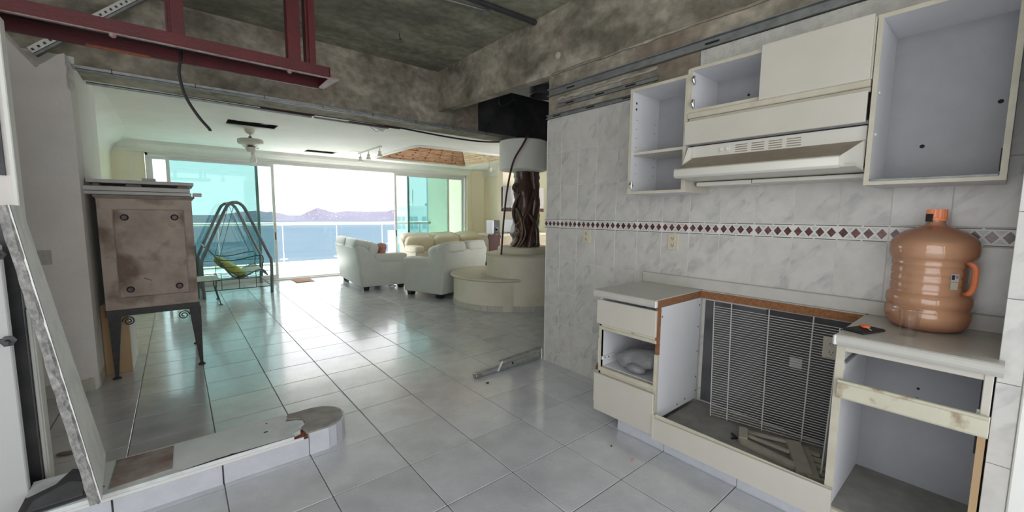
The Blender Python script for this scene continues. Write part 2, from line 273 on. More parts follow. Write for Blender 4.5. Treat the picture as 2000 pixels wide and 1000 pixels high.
# ------------------------------------------------------------------ mesh helpers
ORG = {}
class MB:
    def __init__(s): s.b = bmesh.new()
    def box(s, x0, x1, y0, y1, z0, z1, bev=0.0, seg=1, rot=None, piv=None):
        r = bmesh.ops.create_cube(s.b, size=1)
        vs = r['verts']
        M = Matrix.Translation(((x0+x1)/2, (y0+y1)/2, (z0+z1)/2)) @ Matrix.Diagonal((abs(x1-x0), abs(y1-y0), abs(z1-z0), 1))
        bmesh.ops.transform(s.b, matrix=M, verts=vs)
        if bev:
            es = list({e for v in vs for e in v.link_edges})
            q = bmesh.ops.bevel(s.b, geom=es, offset=bev, segments=seg, affect='EDGES', profile=.5)
            vs = list({v for f in q['faces'] for v in f.verts} | {v for v in vs if v.is_valid})
        if rot is not None:
            p = Vector(piv) if piv is not None else Vector(((x0+x1)/2, (y0+y1)/2, (z0+z1)/2))
            bmesh.ops.transform(s.b, matrix=Matrix.Translation(p) @ rot @ Matrix.Translation(-p), verts=vs)
        return s
    def hexa(s, p):      # eight corners: bottom loop then top loop
        v = [s.b.verts.new(q) for q in p]
        for f in ((3, 2, 1, 0), (4, 5, 6, 7), (0, 1, 5, 4), (1, 2, 6, 5), (2, 3, 7, 6), (3, 0, 4, 7)): s.b.faces.new([v[i] for i in f])
        return s
    def tube(s, pts, r, n=8, cap=True, closed=False):
        pts = [Vector(p) for p in pts]; rs = r if isinstance(r, (list, tuple)) else [r]*len(pts)
        rings = []; prev = None; N = len(pts)
        for i, p in enumerate(pts):
            if closed: d = pts[(i+1) % N]-pts[i-1]
            else: d = pts[min(i+1, N-1)]-pts[max(i-1, 0)]
            d.normalize()
            if prev is None:
                a = Vector((0, 0, 1)) if abs(d.z) < .9 else Vector((1, 0, 0)); u = d.cross(a).normalized()
            else: u = (prev - d*prev.dot(d)).normalized()
            prev = u; v = d.cross(u)
            rings.append([s.b.verts.new(p+rs[i]*(math.cos(2*PI*k/n)*u+math.sin(2*PI*k/n)*v)) for k in range(n)])
        for i in range(N if closed else N-1):
            A, B = rings[i], rings[(i+1) % N]
            for k in range(n): s.b.faces.new((A[k], A[(k+1) % n], B[(k+1) % n], B[k]))
        if cap and not closed:
            s.b.faces.new(rings[0][::-1]); s.b.faces.new(rings[-1])
        return s
    def lathe(s, prof, c=(0, 0, 0), n=32, axis='z', sq=0.0, a0=0, a1=2*PI):
        c = Vector(c); full = abs(a1-a0-2*PI) < 1e-6; m = n if full else n+1; rings = []
        for (r, z) in prof:
            ring = []
            for k in range(m):
                a = a0+(a1-a0)*k/n
                p = (r*math.cos(a), r*math.sin(a), z)
                if axis == 'x': p = (z, p[0], p[1])
                elif axis == 'y': p = (p[0], z, p[1])
                ring.append(s.b.verts.new(c+Vector(p)))
            rings.append(ring)
        for A, B in zip(rings, rings[1:]):
            for k in range(n if full else n): 
                k2 = (k+1) % m
                s.b.faces.new((A[k], A[k2], B[k2], B[k]))
        if full:
            if prof[0][0] > 1e-6: s.b.faces.new(rings[0][::-1])
            if prof[-1][0] > 1e-6: s.b.faces.new(rings[-1])
        return s
    def prism(s, poly, d0, d1, axis='y', bev=0.0):
        def P(a, b, d): return {'y': (a, d, b), 'x': (d, a, b), 'z': (a, b, d)}[axis]
        A = [s.b.verts.new(P(a, b, d0)) for a, b in poly]; B = [s.b.verts.new(P(a, b, d1)) for a, b in poly]
        n = len(poly); fs = [s.b.faces.new(A[::-1]), s.b.faces.new(B)]
        for k in range(n): fs.append(s.b.faces.new((A[k], A[(k+1) % n], B[(k+1) % n], B[k])))
        bmesh.ops.recalc_face_normals(s.b, faces=fs)
        if bev:
            bmesh.ops.bevel(s.b, geom=list({e for f in fs for e in f.edges}), offset=bev, segments=2, affect='EDGES', profile=.5)
        return s
    def superbox(s, c, size, e=.35, nu=14, nv=22, M=None, wr=0.0, seed=0):
        c = Vector(c); M = M or Matrix.Identity(3)
        def f(w, m): return math.copysign(abs(w)**m, w)
        rnd = random.Random(seed); ph = [rnd.uniform(0, 6) for _ in range(4)]
        rings = []
        for i in range(nu+1):
            a = -PI/2+PI*i/nu; ring = []
            for k in range(nv):
                t = 2*PI*k/nv
                p = Vector((f(math.cos(a), e)*f(math.cos(t), e)*size[0]/2, f(math.cos(a), e)*f(math.sin(t), e)*size[1]/2, f(math.sin(a), e)*size[2]/2))
                if wr: p *= 1+wr*(math.sin(p.x*23+ph[0])*math.sin(p.y*27+ph[1])+.7*math.sin(p.x*41+p.z*30+ph[2]))
                ring.append(s.b.verts.new(c+M @ p))
            rings.append(ring)
        for A, B in zip(rings, rings[1:]):
            for k in range(nv): s.b.faces.new((A[k], A[(k+1) % nv], B[(k+1) % nv], B[k]))
        return s
    def build(s, name, mat, parent=None, smooth=False, local=False, ang=35):
        b = s.b
        bmesh.ops.remove_doubles(b, verts=b.verts, dist=1e-5)
        bmesh.ops.dissolve_degenerate(b, edges=b.edges, dist=1e-6)
        bmesh.ops.recalc_face_normals(b, faces=b.faces)
        me = bpy.data.meshes.new(name)
        o = ORG.get(parent.name, Vector()) if parent else Vector()
        if not local and o.length: bmesh.ops.translate(b, verts=b.verts, vec=-o)
        if smooth:
            for f in b.faces: f.smooth = True
            for ed in b.edges:
                if len(ed.link_faces) == 2 and ed.calc_face_angle(0) > math.radians(ang): ed.smooth = False
        b.to_mesh(me); b.free()
        ms = mat if isinstance(mat, (list, tuple)) else [mat]
        for q in ms: me.materials.append(MATS[q])
        ob = bpy.data.objects.new(name, me); COL.objects.link(ob)
        if parent: ob.parent = parent; ORG[ob.name] = o
        return ob
def B(*a, **k): return MB().box(*a, **k)
def tag(o, label=None, cat=None, group=None, kind=None):
    if label: o['label'] = label
    if cat: o['category'] = cat
    if group: o['group'] = group
    if kind: o['kind'] = kind
    return o
def thing(name, label, cat, loc=(0, 0, 0), rz=0, group=None, local=False):
    o = bpy.data.objects.new(name, None); COL.objects.link(o); o.location = loc; o.rotation_euler = (0, 0, rz); o.empty_display_size = .1
    if not rz and not local: ORG[o.name] = Vector(loc)
    return tag(o, label, cat, group)
def struct(name, loc=(0, 0, 0)):
    o = bpy.data.objects.new(name, None); COL.objects.link(o); o.location = loc; ORG[o.name] = Vector(loc); o['kind'] = 'structure'; return o
def link(name, me, parent, loc, rot=(0, 0, 0)):
    o = bpy.data.objects.new(name, me); COL.objects.link(o); o.parent = parent
    o.location = Vector(loc)-ORG.get(parent.name, Vector()); o.rotation_euler = rot; ORG[o.name] = Vector(loc); return o
def mesh_of(mb, name, mat, smooth=False):
    o = mb.build(name, mat, None, smooth); me = o.data; bpy.data.objects.remove(o); return me
def solid(name, mb, mat, label, cat, smooth=False, group=None, kind=None):
    o = mb.build(name, mat, None, smooth); return tag(o, label, cat, group, kind)
def sheet(mb, x0, x1, y0, y1, z0, z1, holes):   # slab with rectangular holes (x0,x1,y0,y1)
    xs = sorted({x0, x1, *[h[0] for h in holes], *[h[1] for h in holes]}); ys = sorted({y0, y1, *[h[2] for h in holes], *[h[3] for h in holes]})
    for a, b in zip(xs, xs[1:]):
        for c, d in zip(ys, ys[1:]):
            mx, my = (a+b)/2, (c+d)/2
            if any(h[0] < mx < h[1] and h[2] < my < h[3] for h in holes): continue
            mb.box(a, b, c, d, z0, z1)
    return mb

# ================================================================== SETTING
# ---- floor: grout bed and single tiles
floor = struct('floor')
MB().box(-3.2, 7.0, -6.0, 10.35, -.08, -.003).build('grout_bed', 'grout', floor)
tile_me = mesh_of(MB().box(-T/2+.0022, T/2-.0022, -T/2+.0022, T/2-.0022, -.02, 0, bev=.0022), 'floor_tile', 'floor_tile')
def in_frame(p, m=.06):
    d = Vector(p)-CAM; z = d.dot(fw)
    if z < .15: return None
    x, y = d.dot(r2)/z*.3979*2, d.dot(u2)/z*.3979*2
    return (abs(x) < 1+m*2 and abs(y) < .5+m*2) and z
cells = []
for i in range(-8, 17):
    for j in range(-13, 25):
        cx, cy = (i+.5)*T, (j+.5)*T
        if cx > 7 or cx < -3.0 or cy < -5.9 or cy > 10.15: continue
        vis = [in_frame((cx+a*T/2, cy+b*T/2, 0)) for a in (-1, 0, 1) for b in (-1, 0, 1)]
        zz = min([v for v in vis if v] or [99])
        # hidden behind the kitchen wall, the side piers or under furniture footprints -> still laid, but not as single pieces
        hid = (cx > 1.95 and cy < 1.2) or (cx < -1.8 and cy < 9) or (cx < -1.3 and 2.3 < cy < 7.4) or (cx > 1.5 and cy < 0)
        cells.append((zz+(50 if hid else 0), cx, cy))
cells.sort()
for k, (zz, cx, cy) in enumerate(cells[:295]): link('floor_tile', tile_me, floor, (cx, cy, random.uniform(-.0006, .0004)))
mb = MB()
for zz, cx, cy in cells[295:]: mb.box(cx-T/2+.0022, cx+T/2-.0022, cy-T/2+.0022, cy+T/2-.0022, -.02, 0)
o = mb.build('floor_tile_field', 'floor_tile', floor); o['kind'] = 'stuff'

# ---- kitchen wall (right)
WX = 1.786
wr = struct('wall_right')
MB().box(WX+.0022, WX+.115, -3.2, .328, 0, 2.315).build('wall_core', 'wall_grout', wr)
MB().box(WX+.004, WX+.115, -3.2, .324, 2.315, 2.722).build('raw_wall_strip', 'concrete', wr)
MB().box(WX+.002, WX+.115, .3285, .336, 0, 2.31).build('wall_end_face', 'plaster', wr)
TW = .2055
ymarks = [.328, .147]
while ymarks[-1] > -2.56: ymarks.append(ymarks[-1]-TW)
zrows = [(0, .11), (.11, .41), (.41, .71), (.71, 1.01), (1.01, 1.309), (1.396, 1.70), (1.70, 2.005), (2.005, 2.312)]
G = .0009
cache = {}
def wall_tile(y0, y1, z0, z1):
    key = (round(y1-y0, 3), round(z1-z0, 3))
    if key not in cache:
        hy, hz = (y1-y0)/2-G, (z1-z0)/2-G
        cache[key] = mesh_of(MB().box(0, .014, -hy, hy, -hz, hz, bev=.0015), 'wall_tile', 'wall_tile')
    link('wall_tile', cache[key], wr, (WX+random.uniform(0, .0007), (y0+y1)/2, (z0+z1)/2))
for a, b in zip(ymarks, ymarks[1:]):
    for z0, z1 in zrows: wall_tile(b, a, z0, z1)
# decorated border: every tile carries four lozenges
def border_meshes(wd):
    n = 4; st = wd/n
    base = mesh_of(MB().box(.001, .013, -wd/2+G, wd/2-G, -.0415, .0415, bev=.001), 'border_tile', 'listello_white')
    dm = MB(); d = .0205
    dm.prism([(0, -.0265), (d, 0), (0, .0265), (-d, 0)], -.0015, .003, axis='x', bev=.0008)
    dia = mesh_of(dm, 'lozenge', 'maroon_stone')
    g = MB()
    for k in range(n):
        y = -wd/2+st*(k+.5)
        for s in (1, -1):
            g.prism([(y-st/2+.0045, s*.0295), (y+st/2-.0045, s*.0295), (y+st/2, s*.0265), (y+st/2, s*.0265)][:3]+[], -.0006, .003, axis='x') if False else None
            # grey triangles between neighbouring lozenges
            yy = y+st/2
            if k < n-1: g.prism([(yy-.0175, s*.0285), (yy+.0175, s*.0285), (yy, s*.0065)], -.0006, .003, axis='x')
    tri = mesh_of(g, 'grey_infill', 'listello_grey')
    ln = MB()
    for s in (1, -1):
        for k in range(2): ln.box(-.0005, .003, -wd/2+.004+k*wd/2, -.004+k*wd/2, s*.0375-.0022, s*.0375+.0022)
    lines = mesh_of(ln, 'dark_line', 'listello_line')
    return base, dia, tri, lines, st
bm_ = border_meshes(TW)
for k, (a, b) in enumerate(zip(ymarks, ymarks[1:])):
    y = (a+b)/2; z = (1.309+1.396)/2
    if k == 0: y = a-.181+TW/2
    t = link('border_tile', bm_[0], wr, (WX, y, z))
    for q in range(4): link('lozenge', bm_[1], t, (WX, y-TW/2+bm_[4]*(q+.5), z))
    link('grey_infill', bm_[2], t, (WX, y, z)); link('dark_line', bm_[3], t, (WX, y, z))
# cut pier and jamb at the right end of the counter
pier = struct('wall_back')
MB().box(1.262, WX, -2.66, -2.526, 0, 2.70).build('pier_core', 'wall_grout', pier)
zz0 = 0
for z1 in (.26, .56, .86, 1.16, 1.46, 1.76, 2.06, 2.36, 2.66):
    MB().box(1.252, 1.264, -2.565, -2.508, zz0+G, z1-G, bev=.0012).build('wall_tile', 'wall_tile', pier); zz0 = z1
MB().box(1.246, 1.30, -2.70, -2.568, 0, 2.70, bev=.004).build('jamb_post', 'plaster', pier)

# ---- upper concrete: slab, beams
ceil = struct('ceiling')
MB().box(-3.2, 4.4, -6.0, 2.45, 3.27, 3.45).build('concrete_slab', 'concrete_slab', ceil)
MB().box(-3.2, 7.0, 2.45, 8.0, 3.42, 3.55).build('roof_slab', 'concrete_slab', ceil)
solid('concrete_beam', MB().box(-3.0, 6.5, 2.39, 2.76, 2.575, 3.40, bev=.006), 'concrete', 'rough bare concrete beam crossing over the opening to the living room', 'beam', group='bare concrete beams')
mb = MB()
mb.hexa([(WX, 2.40, 2.775), (WX+.118, 2.40, 2.775), (WX+.118, .30, 2.712), (WX, .30, 2.712), (WX, 2.40, 3.28), (WX+.118, 2.40, 3.28), (WX+.118, .30, 3.28), (WX, .30, 3.28)])
mb.hexa([(WX, .30, 2.712), (WX+.118, .30, 2.712), (WX+.118, -3.2, 2.70), (WX, -3.2, 2.70), (WX, .30, 3.28), (WX+.118, .30, 3.28), (WX+.118, -3.2, 3.28), (WX, -3.2, 3.28)])
b2 = solid('concrete_beam', mb, 'concrete', 'rough bare concrete beam running above the tiled kitchen wall', 'beam', group='bare concrete beams')
# bolt boss and plaster ridge on it
MB().lathe([(.034, 0), (.032, -.01), (.02, -.022), (.012, -.024)], (WX, .213, 2.863), 14, 'x').build('anchor_boss', 'concrete_pale', b2, smooth=True)
mb = MB(); rr = random.Random(3); pts = [(WX-.004, .28-k*.11, 2.712-.001*k+rr.uniform(-.006, .006)) for k in range(26)]
mb.tube(pts, [rr.uniform(.006, .013) for _ in pts], 6); mb.build('cement_ridge', 'concrete', b2, smooth=True)

# ---- left side
wl = struct('wall_left')
MB().box(-3.2, -3.05, -1.3, 2.1, 0, 3.3).build('side_wall', 'plaster_raw', wl)
MB().box(-3.2, -3.05, -5.1, -1.3, 3.0, 3.3).build('opening_lintel', 'plaster_raw', wl)  # unseen left opening, invented to bring more daylight into the kitchen
stub = MB().prism([(-3.06, 0), (-1.53, 0), (-1.512, .03), (-1.512, 2.355), (-1.521, 2.47), (-1.527, 2.602), (-1.555, 2.59), (-1.60, 2.545), (-1.64, 2.505), (-1.675, 2.481), (-1.735, 2.56), (-1.80, 2.655), (-1.85, 2.66), (-1.86, 2.45), (-3.06, 2.45)], 2.08, 2.37, 'y')
stub.build('broken_pier', 'plaster_raw', wl)
mb = MB(); rr = random.Random(5)
edge = [(-1.675, 2.482), (-1.735, 2.565), (-1.805, 2.665)]
mb.tube([(-1.67, 2.073, 2.475), (-1.735, 2.073, 2.565), (-1.805, 2.073, 2.668)], .012, 6)
mb.build('plaster_ridge', 'plaster_edge', wl)
MB().box(-3.05, -1.512, 2.37, 3.38, 0, 2.66).build('pier_return', 'plaster', wl)
mb = MB(); pts = []
for k in range(9):
    pts.append((-1.512+.006*rr.uniform(-1, 1), 2.075+.002*rr.random(), 2.345+.03*k))
mb.tube(pts, [rr.uniform(.008, .02) for _ in pts], 6); mb.build('torn_edge', 'plaster_edge', wl, smooth=True)
MB().box(-3.2, -1.75, 3.38, 7.3, 0, 2.68).build('living_side_wall', 'yellow_wall', wl)
# cove between ceiling and the left wall
mb = MB(); prof = [(-1.75, 2.66)]+[(-1.75+.30*math.sin(a), 2.36+.30*(1-math.cos(a)) if False else 2.66-.30*(1-math.sin(a))) for a in []]
arc = [(-1.752, 2.36)]+[(-1.45-.30*math.cos(t*PI/2/8), 2.36+.30*math.sin(t*PI/2/8)) for t in range(9)]+[(-1.752, 2.662)]
mb.prism(arc, 3.2, 7.22, 'y'); mb.build('cove', 'plaster', wl, smooth=True)
bl = struct('baseboard_left')
mb = MB(); mb.lathe([(.060, 0), (.060, .10), (.05, .108)], (-1.575, 2.125, 0), 20, 'z', a0=-PI/2, a1=0)
mb.box(-1.80, -1.575, 2.058, 2.08, 0, .10, bev=.003); mb.box(-1.535, -1.509, 2.12, 2.42, 0, .10, bev=.003)
mb.build('skirting_tiles', 'base_tile', bl)

# partition with exposed end on the far left, dark post and hinged leaf in front of it
part = struct('wall_front')
MB().box(-3.05, -1.541, .53, .60, 0, 2.325).build('partition', 'plaster_raw', part)
MB().box(-1.550, -1.530, .522, .608, 0, 2.33, bev=.004).build('partition_edge', 'plaster', part)
MB().box(-1.90, -1.562, .515, .531, 1.60, 2.31).build('bare_patch', 'cavity_dark', part)

# ---- living room: gypsum ceiling with holes
RX0, RX1, RY0, RY1 = 2.50, 4.88, 4.36, 6.52
ZC = 2.66
lamp_holes = [(-.345, .25, 4.17, 4.57), (1.11, 1.66, 6.29, 6.64)]
cl = struct('ceiling')
sheet(MB(), -1.75, 6.05, 2.76, 7.30, ZC, ZC+.012, [(RX0, RX1, RY0, RY1)]+lamp_holes).build('plaster_ceiling', 'plaster', cl)
for hx0, hx1, hy0, hy1 in lamp_holes:
    m = MB()
    m.box(hx0-.03, hx1+.03, hy0-.03, hy1+.03, ZC+.22, ZC+.24)
    for a in ((hx0-.03, hx0, hy0-.03, hy1+.03), (hx1, hx1+.03, hy0-.03, hy1+.03), (hx0, hx1, hy0-.03, hy0), (hx0, hx1, hy1, hy1+.03)): m.box(*a, ZC+.012, ZC+.23)
    m.build('lamp_recess', 'dark_hole', cl)
    m = MB(); rr = random.Random(int(hx0*100)); # torn plaster lips and a hanging scrap
    m.tube([(hx0+(hx1-hx0)*k/10, hy0+rr.uniform(-.004, .006), ZC-.001) for k in range(11)], [rr.uniform(.003, .009) for _ in range(11)], 5)
    m.hexa([(hx1-.16, hy0+.02, ZC+.0), (hx1-.09, hy0+.02, ZC), (hx1-.09, hy0+.025, ZC), (hx1-.16, hy0+.025, ZC), (hx1-.18, hy1-.04, ZC+.05), (hx1-.11, hy1-.06, ZC+.05), (hx1-.11, hy1-.055, ZC+.05), (hx1-.18, hy1-.035, ZC+.05)])
    m.build('torn_plaster', 'plaster', cl)
MB().box(1.80, 1.98, 5.86, 6.02, ZC-.006, ZC+.01, bev=.003).build('patch_plate', 'plaster', cl)
# rounded rim of the skylight recess
m = MB()
for rad, off in ((.030, .03),):
    x0, x1, y0, y1 = RX0-off, RX1+off, RY0-off, RY1+off; R = .16; pts = []
    for (cx, cy, a0) in ((x1-R, y0+R, -PI/2), (x1-R, y1-R, 0), (x0+R, y1-R, PI/2), (x0+R, y0+R, PI)):
        for k in range(6): a = a0+k*PI/10; pts.append((cx+R*math.cos(a), cy+R*math.sin(a), ZC-.004))
    m.tube(pts, rad, 10, closed=True)
m.build('recess_rim', 'plaster', cl, smooth=True)
# four sloping brick faces
apex0, apex1 = Vector((3.40, 5.44, 3.36)), Vector((3.98, 5.44, 3.36))
def brick_face(a, b, c, d, matn, rows, bl, name):
    # a,b: eaves (left,right seen from inside), c,d: ridge ends above b and a
    a, b, c, d = map(Vector, (a, b, c, d)); nrm = (b-a).cross(d-a).normalized(); nrm = -nrm if nrm.z > 0 else nrm; m = MB()
    H = ((c+d)/2-(a+b)/2).length
    for r in range(rows):
        v0, v1 = r/rows, (r+.72)/rows
        L0, R0 = a.lerp(d, v0), b.lerp(c, v0); L1, R1 = a.lerp(d, v1), b.lerp(c, v1)
        n = max(1, int((R0-L0).length/bl)); off = .5 if r % 2 else 0
        ks = sorted({0, 1, *[min(1, max(0, (k+off)/n)) for k in range(n+1)]})
        for u0, u1 in zip(ks, ks[1:]):
            if u1-u0 < .01: continue
            g = .04/n; j = random.uniform(-.006, .014)
            q = [L0.lerp(R0, u0+g), L0.lerp(R0, u1-g), L1.lerp(R1, u1-g), L1.lerp(R1, u0+g)]
            m.hexa([p-nrm*.03 for p in q]+[p+nrm*(.012+j) for p in q])
    o = m.build(name, matn, cl); o['kind'] = 'stuff'
    m = MB(); m.hexa([p-nrm*.07 for p in (a, b, c, d)]+[p+nrm*.004 for p in (a, b, c, d)]); m.build('mortar_bed', 'mortar_dark' if matn == 'brick_shade' else 'mortar_pale', cl)
e00, e10, e11, e01 = (RX0, RY0, ZC+.02), (RX1, RY0, ZC+.02), (RX1, RY1, ZC+.02), (RX0, RY1, ZC+.02)
brick_face(e11, e01, apex0, apex1, 'brick_shade', 28, .55, 'brick_courses')
brick_face(e10, e11, apex1, apex1, 'brick_lit', 28, .45, 'brick_courses')
brick_face(e01, e00, apex0, apex0, 'brick_lit', 22, .24, 'brick_courses')
brick_face(e00, e10, apex1, apex0, 'brick_shade', 22, .24, 'brick_courses')

# cornice above the window
WY = 7.30
m = MB(); m.prism([(7.30, 2.665), (7.06, 2.665), (7.10, 2.60), (7.16, 2.545), (7.23, 2.51), (7.24, 2.478), (7.30, 2.478)], -1.75, 5.46, 'x')
t1 = tag(m.build('trim_1', 'plaster', smooth=False), kind='structure')
# window wall
wf = struct('wall_far')
MB().box(-3.0, -1.325, 7.28, 7.48, 0, 2.70).build('left_wall_piece', 'yellow_wall', wf)
MB().box(-1.36, 5.40, 7.30, 7.48, 2.478, 3.5).build('lintel', 'plaster', wf)
MB().box(5.385, 5.56, 7.22, 7.48, 0, 2.70, bev=.02).build('right_column', 'yellow_wall', wf)
MB().box(5.55, 7.0, 7.34, 7.48, 0, 2.70).build('right_wall_piece', 'yellow_wall', wf)
MB().box(-1.52, -1.50, 7.272, 7.281, .0, 2.47).build('wall_joint', 'plaster', wf)
wr2 = struct('wall_right')
MB().box(6.05, 6.2, 2.4, 7.34, 0, 2.70).build('yellow_side_wall', 'yellow_wall', wr2)
MB().box(5.99, 6.06, 2.4, 7.34, 2.50, 2.665).build('side_cornice', 'plaster', wr2)
MB().box(4.30, 4.42, -3.2, 2.4, 0, 3.4).build('unseen_hall_wall', 'plaster', wr2)  # unseen wall, placed here to keep the ceiling void dark
MB().box(1.95, 4.3, -3.2, -3.1, 0, 3.4).build('hall_end_wall', 'plaster', wr2)
MB().box(3.7, 6.05, 1.2, 2.39, 2.545, 2.57).build('hall_ceiling', 'plaster', wr2)
# end wall of the kitchen behind the camera: only cheeks and lintel around the service opening
bk = struct('wall_back')
MB().box(-3.2, -2.9, -5.1, -4.95, 0, 3.3).build('wall_cheek', 'plaster_raw', bk)
MB().box(1.6, 2.2, -5.1, -4.95, 0, 3.3).build('wall_cheek', 'plaster_raw', bk)
MB().box(-2.95, 1.6, -5.1, -4.95, 3.05, 3.3).build('opening_lintel', 'plaster_raw', bk)
MB().box(-2.95, 1.6, -5.1, -4.95, 0, .10).build('opening_sill', 'plaster_raw', bk)
MB().box(1.9, 2.05, -5.0, -3.2, 0, 3.3).build('side_cheek', 'plaster_raw', bk)

# ---- sea window: outer frame and four sliding panels
win = struct('window_1')
m = MB()
m.box(-1.315, -1.275, 7.26, 7.42, 0, 2.475, bev=.003); m.box(5.345, 5.388, 7.26, 7.42, 0, 2.475, bev=.003)
m.box(-1.315, 5.388, 7.26, 7.42, 2.425, 2.478, bev=.003); m.box(-1.315, 5.388, 7.25, 7.42, .0, .022, bev=.003)
m.box(-1.315, 5.388, 7.31, 7.325, .02, .04); m.box(-1.315, 5.388, 7.36, 7.375, .02, .04)
m.build('outer_frame', 'white_frame', win)
def panel(x0, x1, y, hside):
    m = MB(); a = .052
    m.box(x0, x0+a, y-.018, y+.018, .03, 2.43, bev=.003); m.box(x1-a, x1, y-.018, y+.018, .03, 2.43, bev=.003)
    m.box(x0+a, x1-a, y-.018, y+.018, .03, .115, bev=.003); m.box(x0+a, x1-a, y-.018, y+.018, 2.375, 2.43, bev=.003)
    p = m.build('sliding_panel', 'white_frame', win)
    MB().box(x0+a-.005, x1-a+.005, y-.003, y+.003, .11, 2.38).build('glass_pane', 'teal_glass', p)
    hx = x1-a/2 if hside > 0 else x0+a/2
    MB().box(hx-.010, hx+.010, y-.024, y-.016, .86, 1.02, bev=.003).build('pull_handle', 'black_plastic', p)
panel(-1.275, .395, 7.375, 0.01); panel(-1.04, .675, 7.318, 1)
panel(3.295, 4.86, 7.318, -1); panel(3.665, 5.345, 7.375, -.01)

# ---- balcony
bal = struct('trim_2')
MB().box(-3.0, 7.0, 10.08, 10.30, -.08, .055, bev=.01).build('balcony_kerb', 'stone_lip', bal)
MB().box(5.80, 6.0, 7.48, 10.3, -.08, 3.0).build('balcony_side_wall', 'stucco_out', bal)
MB().box(-3.2, -3.0, 7.48, 10.3, -.08, 3.0).build('balcony_side_wall', 'stucco_out', bal)
MB().box(-3.2, 7.0, 7.3, 9.5, 2.95, 3.2).build('added_sunshade_soffit', 'plaster', bal)  # unseen overhang, added to keep the sun out of the living room
rl = thing('balcony_railing', 'white balcony railing with round handrail and clear glass panels', 'railing', (1.5, 10.15, 0))
MB().tube([(-3.0, 10.15, 1.125), (5.8, 10.15, 1.125)], .04, 14).build('handrail', 'rail_metal', rl, smooth=True)
for x in (-1.6, -.15, 1.29, 2.71, 4.09, 5.4):
    p = MB().box(x-.010, x+.010, 10.135, 10.165, .05, 1.10, bev=.003).build('post', 'rail_metal', rl)
    MB().box(x-.09, x+.09, 10.115, 10.185, .14, .165, bev=.005).build('clamp', 'galv', p)
for x0, x1 in ((-3.0, -1.6), (-1.6, -.15), (-.15, 1.29), (1.29, 2.71), (2.71, 4.09), (4.09, 5.4)):
    MB().box(x0+.025, x1-.025, 10.145, 10.155, .12, 1.02).build('glass_panel', 'rail_glass', rl)

# ---- outside: bay, hills, towers
m = MB(); SEA = -58
m.box(-6000, 9000, 120, 9500, SEA-1, SEA); tag(m.build('sea', 'sea'), 'flat blue bay water beyond the balcony railing', 'sea')
def ridge(name, prof, dist_x, depth, mat, label, seed):
    # prof: list of (x, y, height) along the crest; cross-section is a rough hump
    rr = random.Random(seed); m = MB(); rows = []
    P = []
    for (x0, y0, h0), (x1, y1, h1) in zip(prof, prof[1:]):
        for k in range(10): t = k/10; P.append((x0+(x1-x0)*t, y0+(y1-y0)*t, (h0+(h1-h0)*t)*(1+rr.uniform(-.02, .02))))
    P.append(prof[-1]); ns = 9
    for (x, y, h) in P:
        row = []; L = math.hypot(x, y); ux, uy = x/L, y/L
        for s in range(ns):
            q = -1+2*s/(ns-1); hh = h*(1-abs(q)**1.5)*(1+rr.uniform(-.05, .05)*(abs(q) > .02))
            row.append(m.b.verts.new((x+ux*q*depth, y+uy*q*depth, SEA-2+max(0, hh))))
        rows.append(row)
    for A, Bq in zip(rows, rows[1:]):
        for k in range(ns-1): m.b.faces.new((A[k], A[k+1], Bq[k+1], Bq[k]))
    return tag(m.build(name, mat, smooth=True), label, 'hill', 'hills across the bay'), P
HILLPTS = []
hill1, HP = ridge('hill', [(560, 3870, 4), (715, 3831, 12), (771, 3820, 23), (829, 3808, 44), (887, 3795, 78), (945, 3780, 105), (991, 3769, 92), (1061, 3750, 67), (1120, 3732, 72), (1180, 3714, 81), (1261, 3687, 78), (1321, 3666, 74), (1403, 3635, 79), (1485, 3603, 80), (1547, 3576, 99), (1630, 3539, 100), (1878, 3414, 94), (2083, 3294, 77), (2322, 3129, 40), (2700, 2900, 60)], 0, 420, 'hill', 'hazy blue hill dotted with white houses across the bay', 11)
hill2, _ = ridge('hill', [(-2600, 4600, 60), (-1800, 4900, 90), (-900, 5100, 60), (-300, 5200, 20), (146, 5195, 4), (314, 5187, 27), (445, 5178, 49), (580, 5164, 72), (695, 5150, 79), (765, 5140, 63), (812, 5133, 69), (884, 5121, 58), (956, 5108, 36), (1054, 5089, 12), (1300, 5050, 4)], 0, 500, 'hill_far', 'farther plain blue headland seen past the left window panels', 12)
m = MB(); rr = random.Random(4)
for k in range(170):
    x, y, h = rr.choice(HP[30:190]); L = math.hypot(x, y); q = -rr.uniform(.06, .93); hh = max(0, h*(1-abs(q)**1.5))
    X, Y = x+x/L*q*420+rr.uniform(-12, 12), y+y/L*q*420
    s = rr.uniform(2, 5); zz = SEA-2+hh
    m.box(X-s, X+s, Y-s, Y+s, zz-8, zz+rr.uniform(1, 3.5))
hs = m.build('hillside_houses', 'house_white', hill1); hs['kind'] = 'stuff'

def tower(label, x, y, rz, wd, dp, top, floors, cols, fh, mat, bot=-40):
    t = thing('apartment_tower', label, 'building', (x, y, 0), rz, 'apartment towers outside')
    MB().box(0, wd, 0, dp, bot, top).build('wall', mat, t, local=True)
    for f in range(floors):
        z = top-.9-f*fh
        MB().box(-.15, wd+.05, -.22, dp*.2, z-fh*.62, z-fh*.55).build('floor_band', mat, t, local=True)
        for c in range(cols):
            a = wd*(c+.18)/cols; b = wd*(c+.82)/cols
            w_ = MB().box(a, b, -.05, .1, z-fh*.45, z).build('window', 'tower_window', t, local=True)
            MB().box(a+(b-a)*.46, a+(b-a)*.54, -.07, -.04, z-fh*.45, z).build('mullion', mat, w_, local=True)
    return t
t = tower('pale apartment block with rooftop mast seen through the right window panels', 16.95, 38.8, -.42, 5.2, 7, 2.0, 7, 4, 2.9, 'tower_white')
MB().box(-.3, 5.5, -.3, 7, 2.0, 2.22).build('roof_slab', 'tower_white', t, local=True)
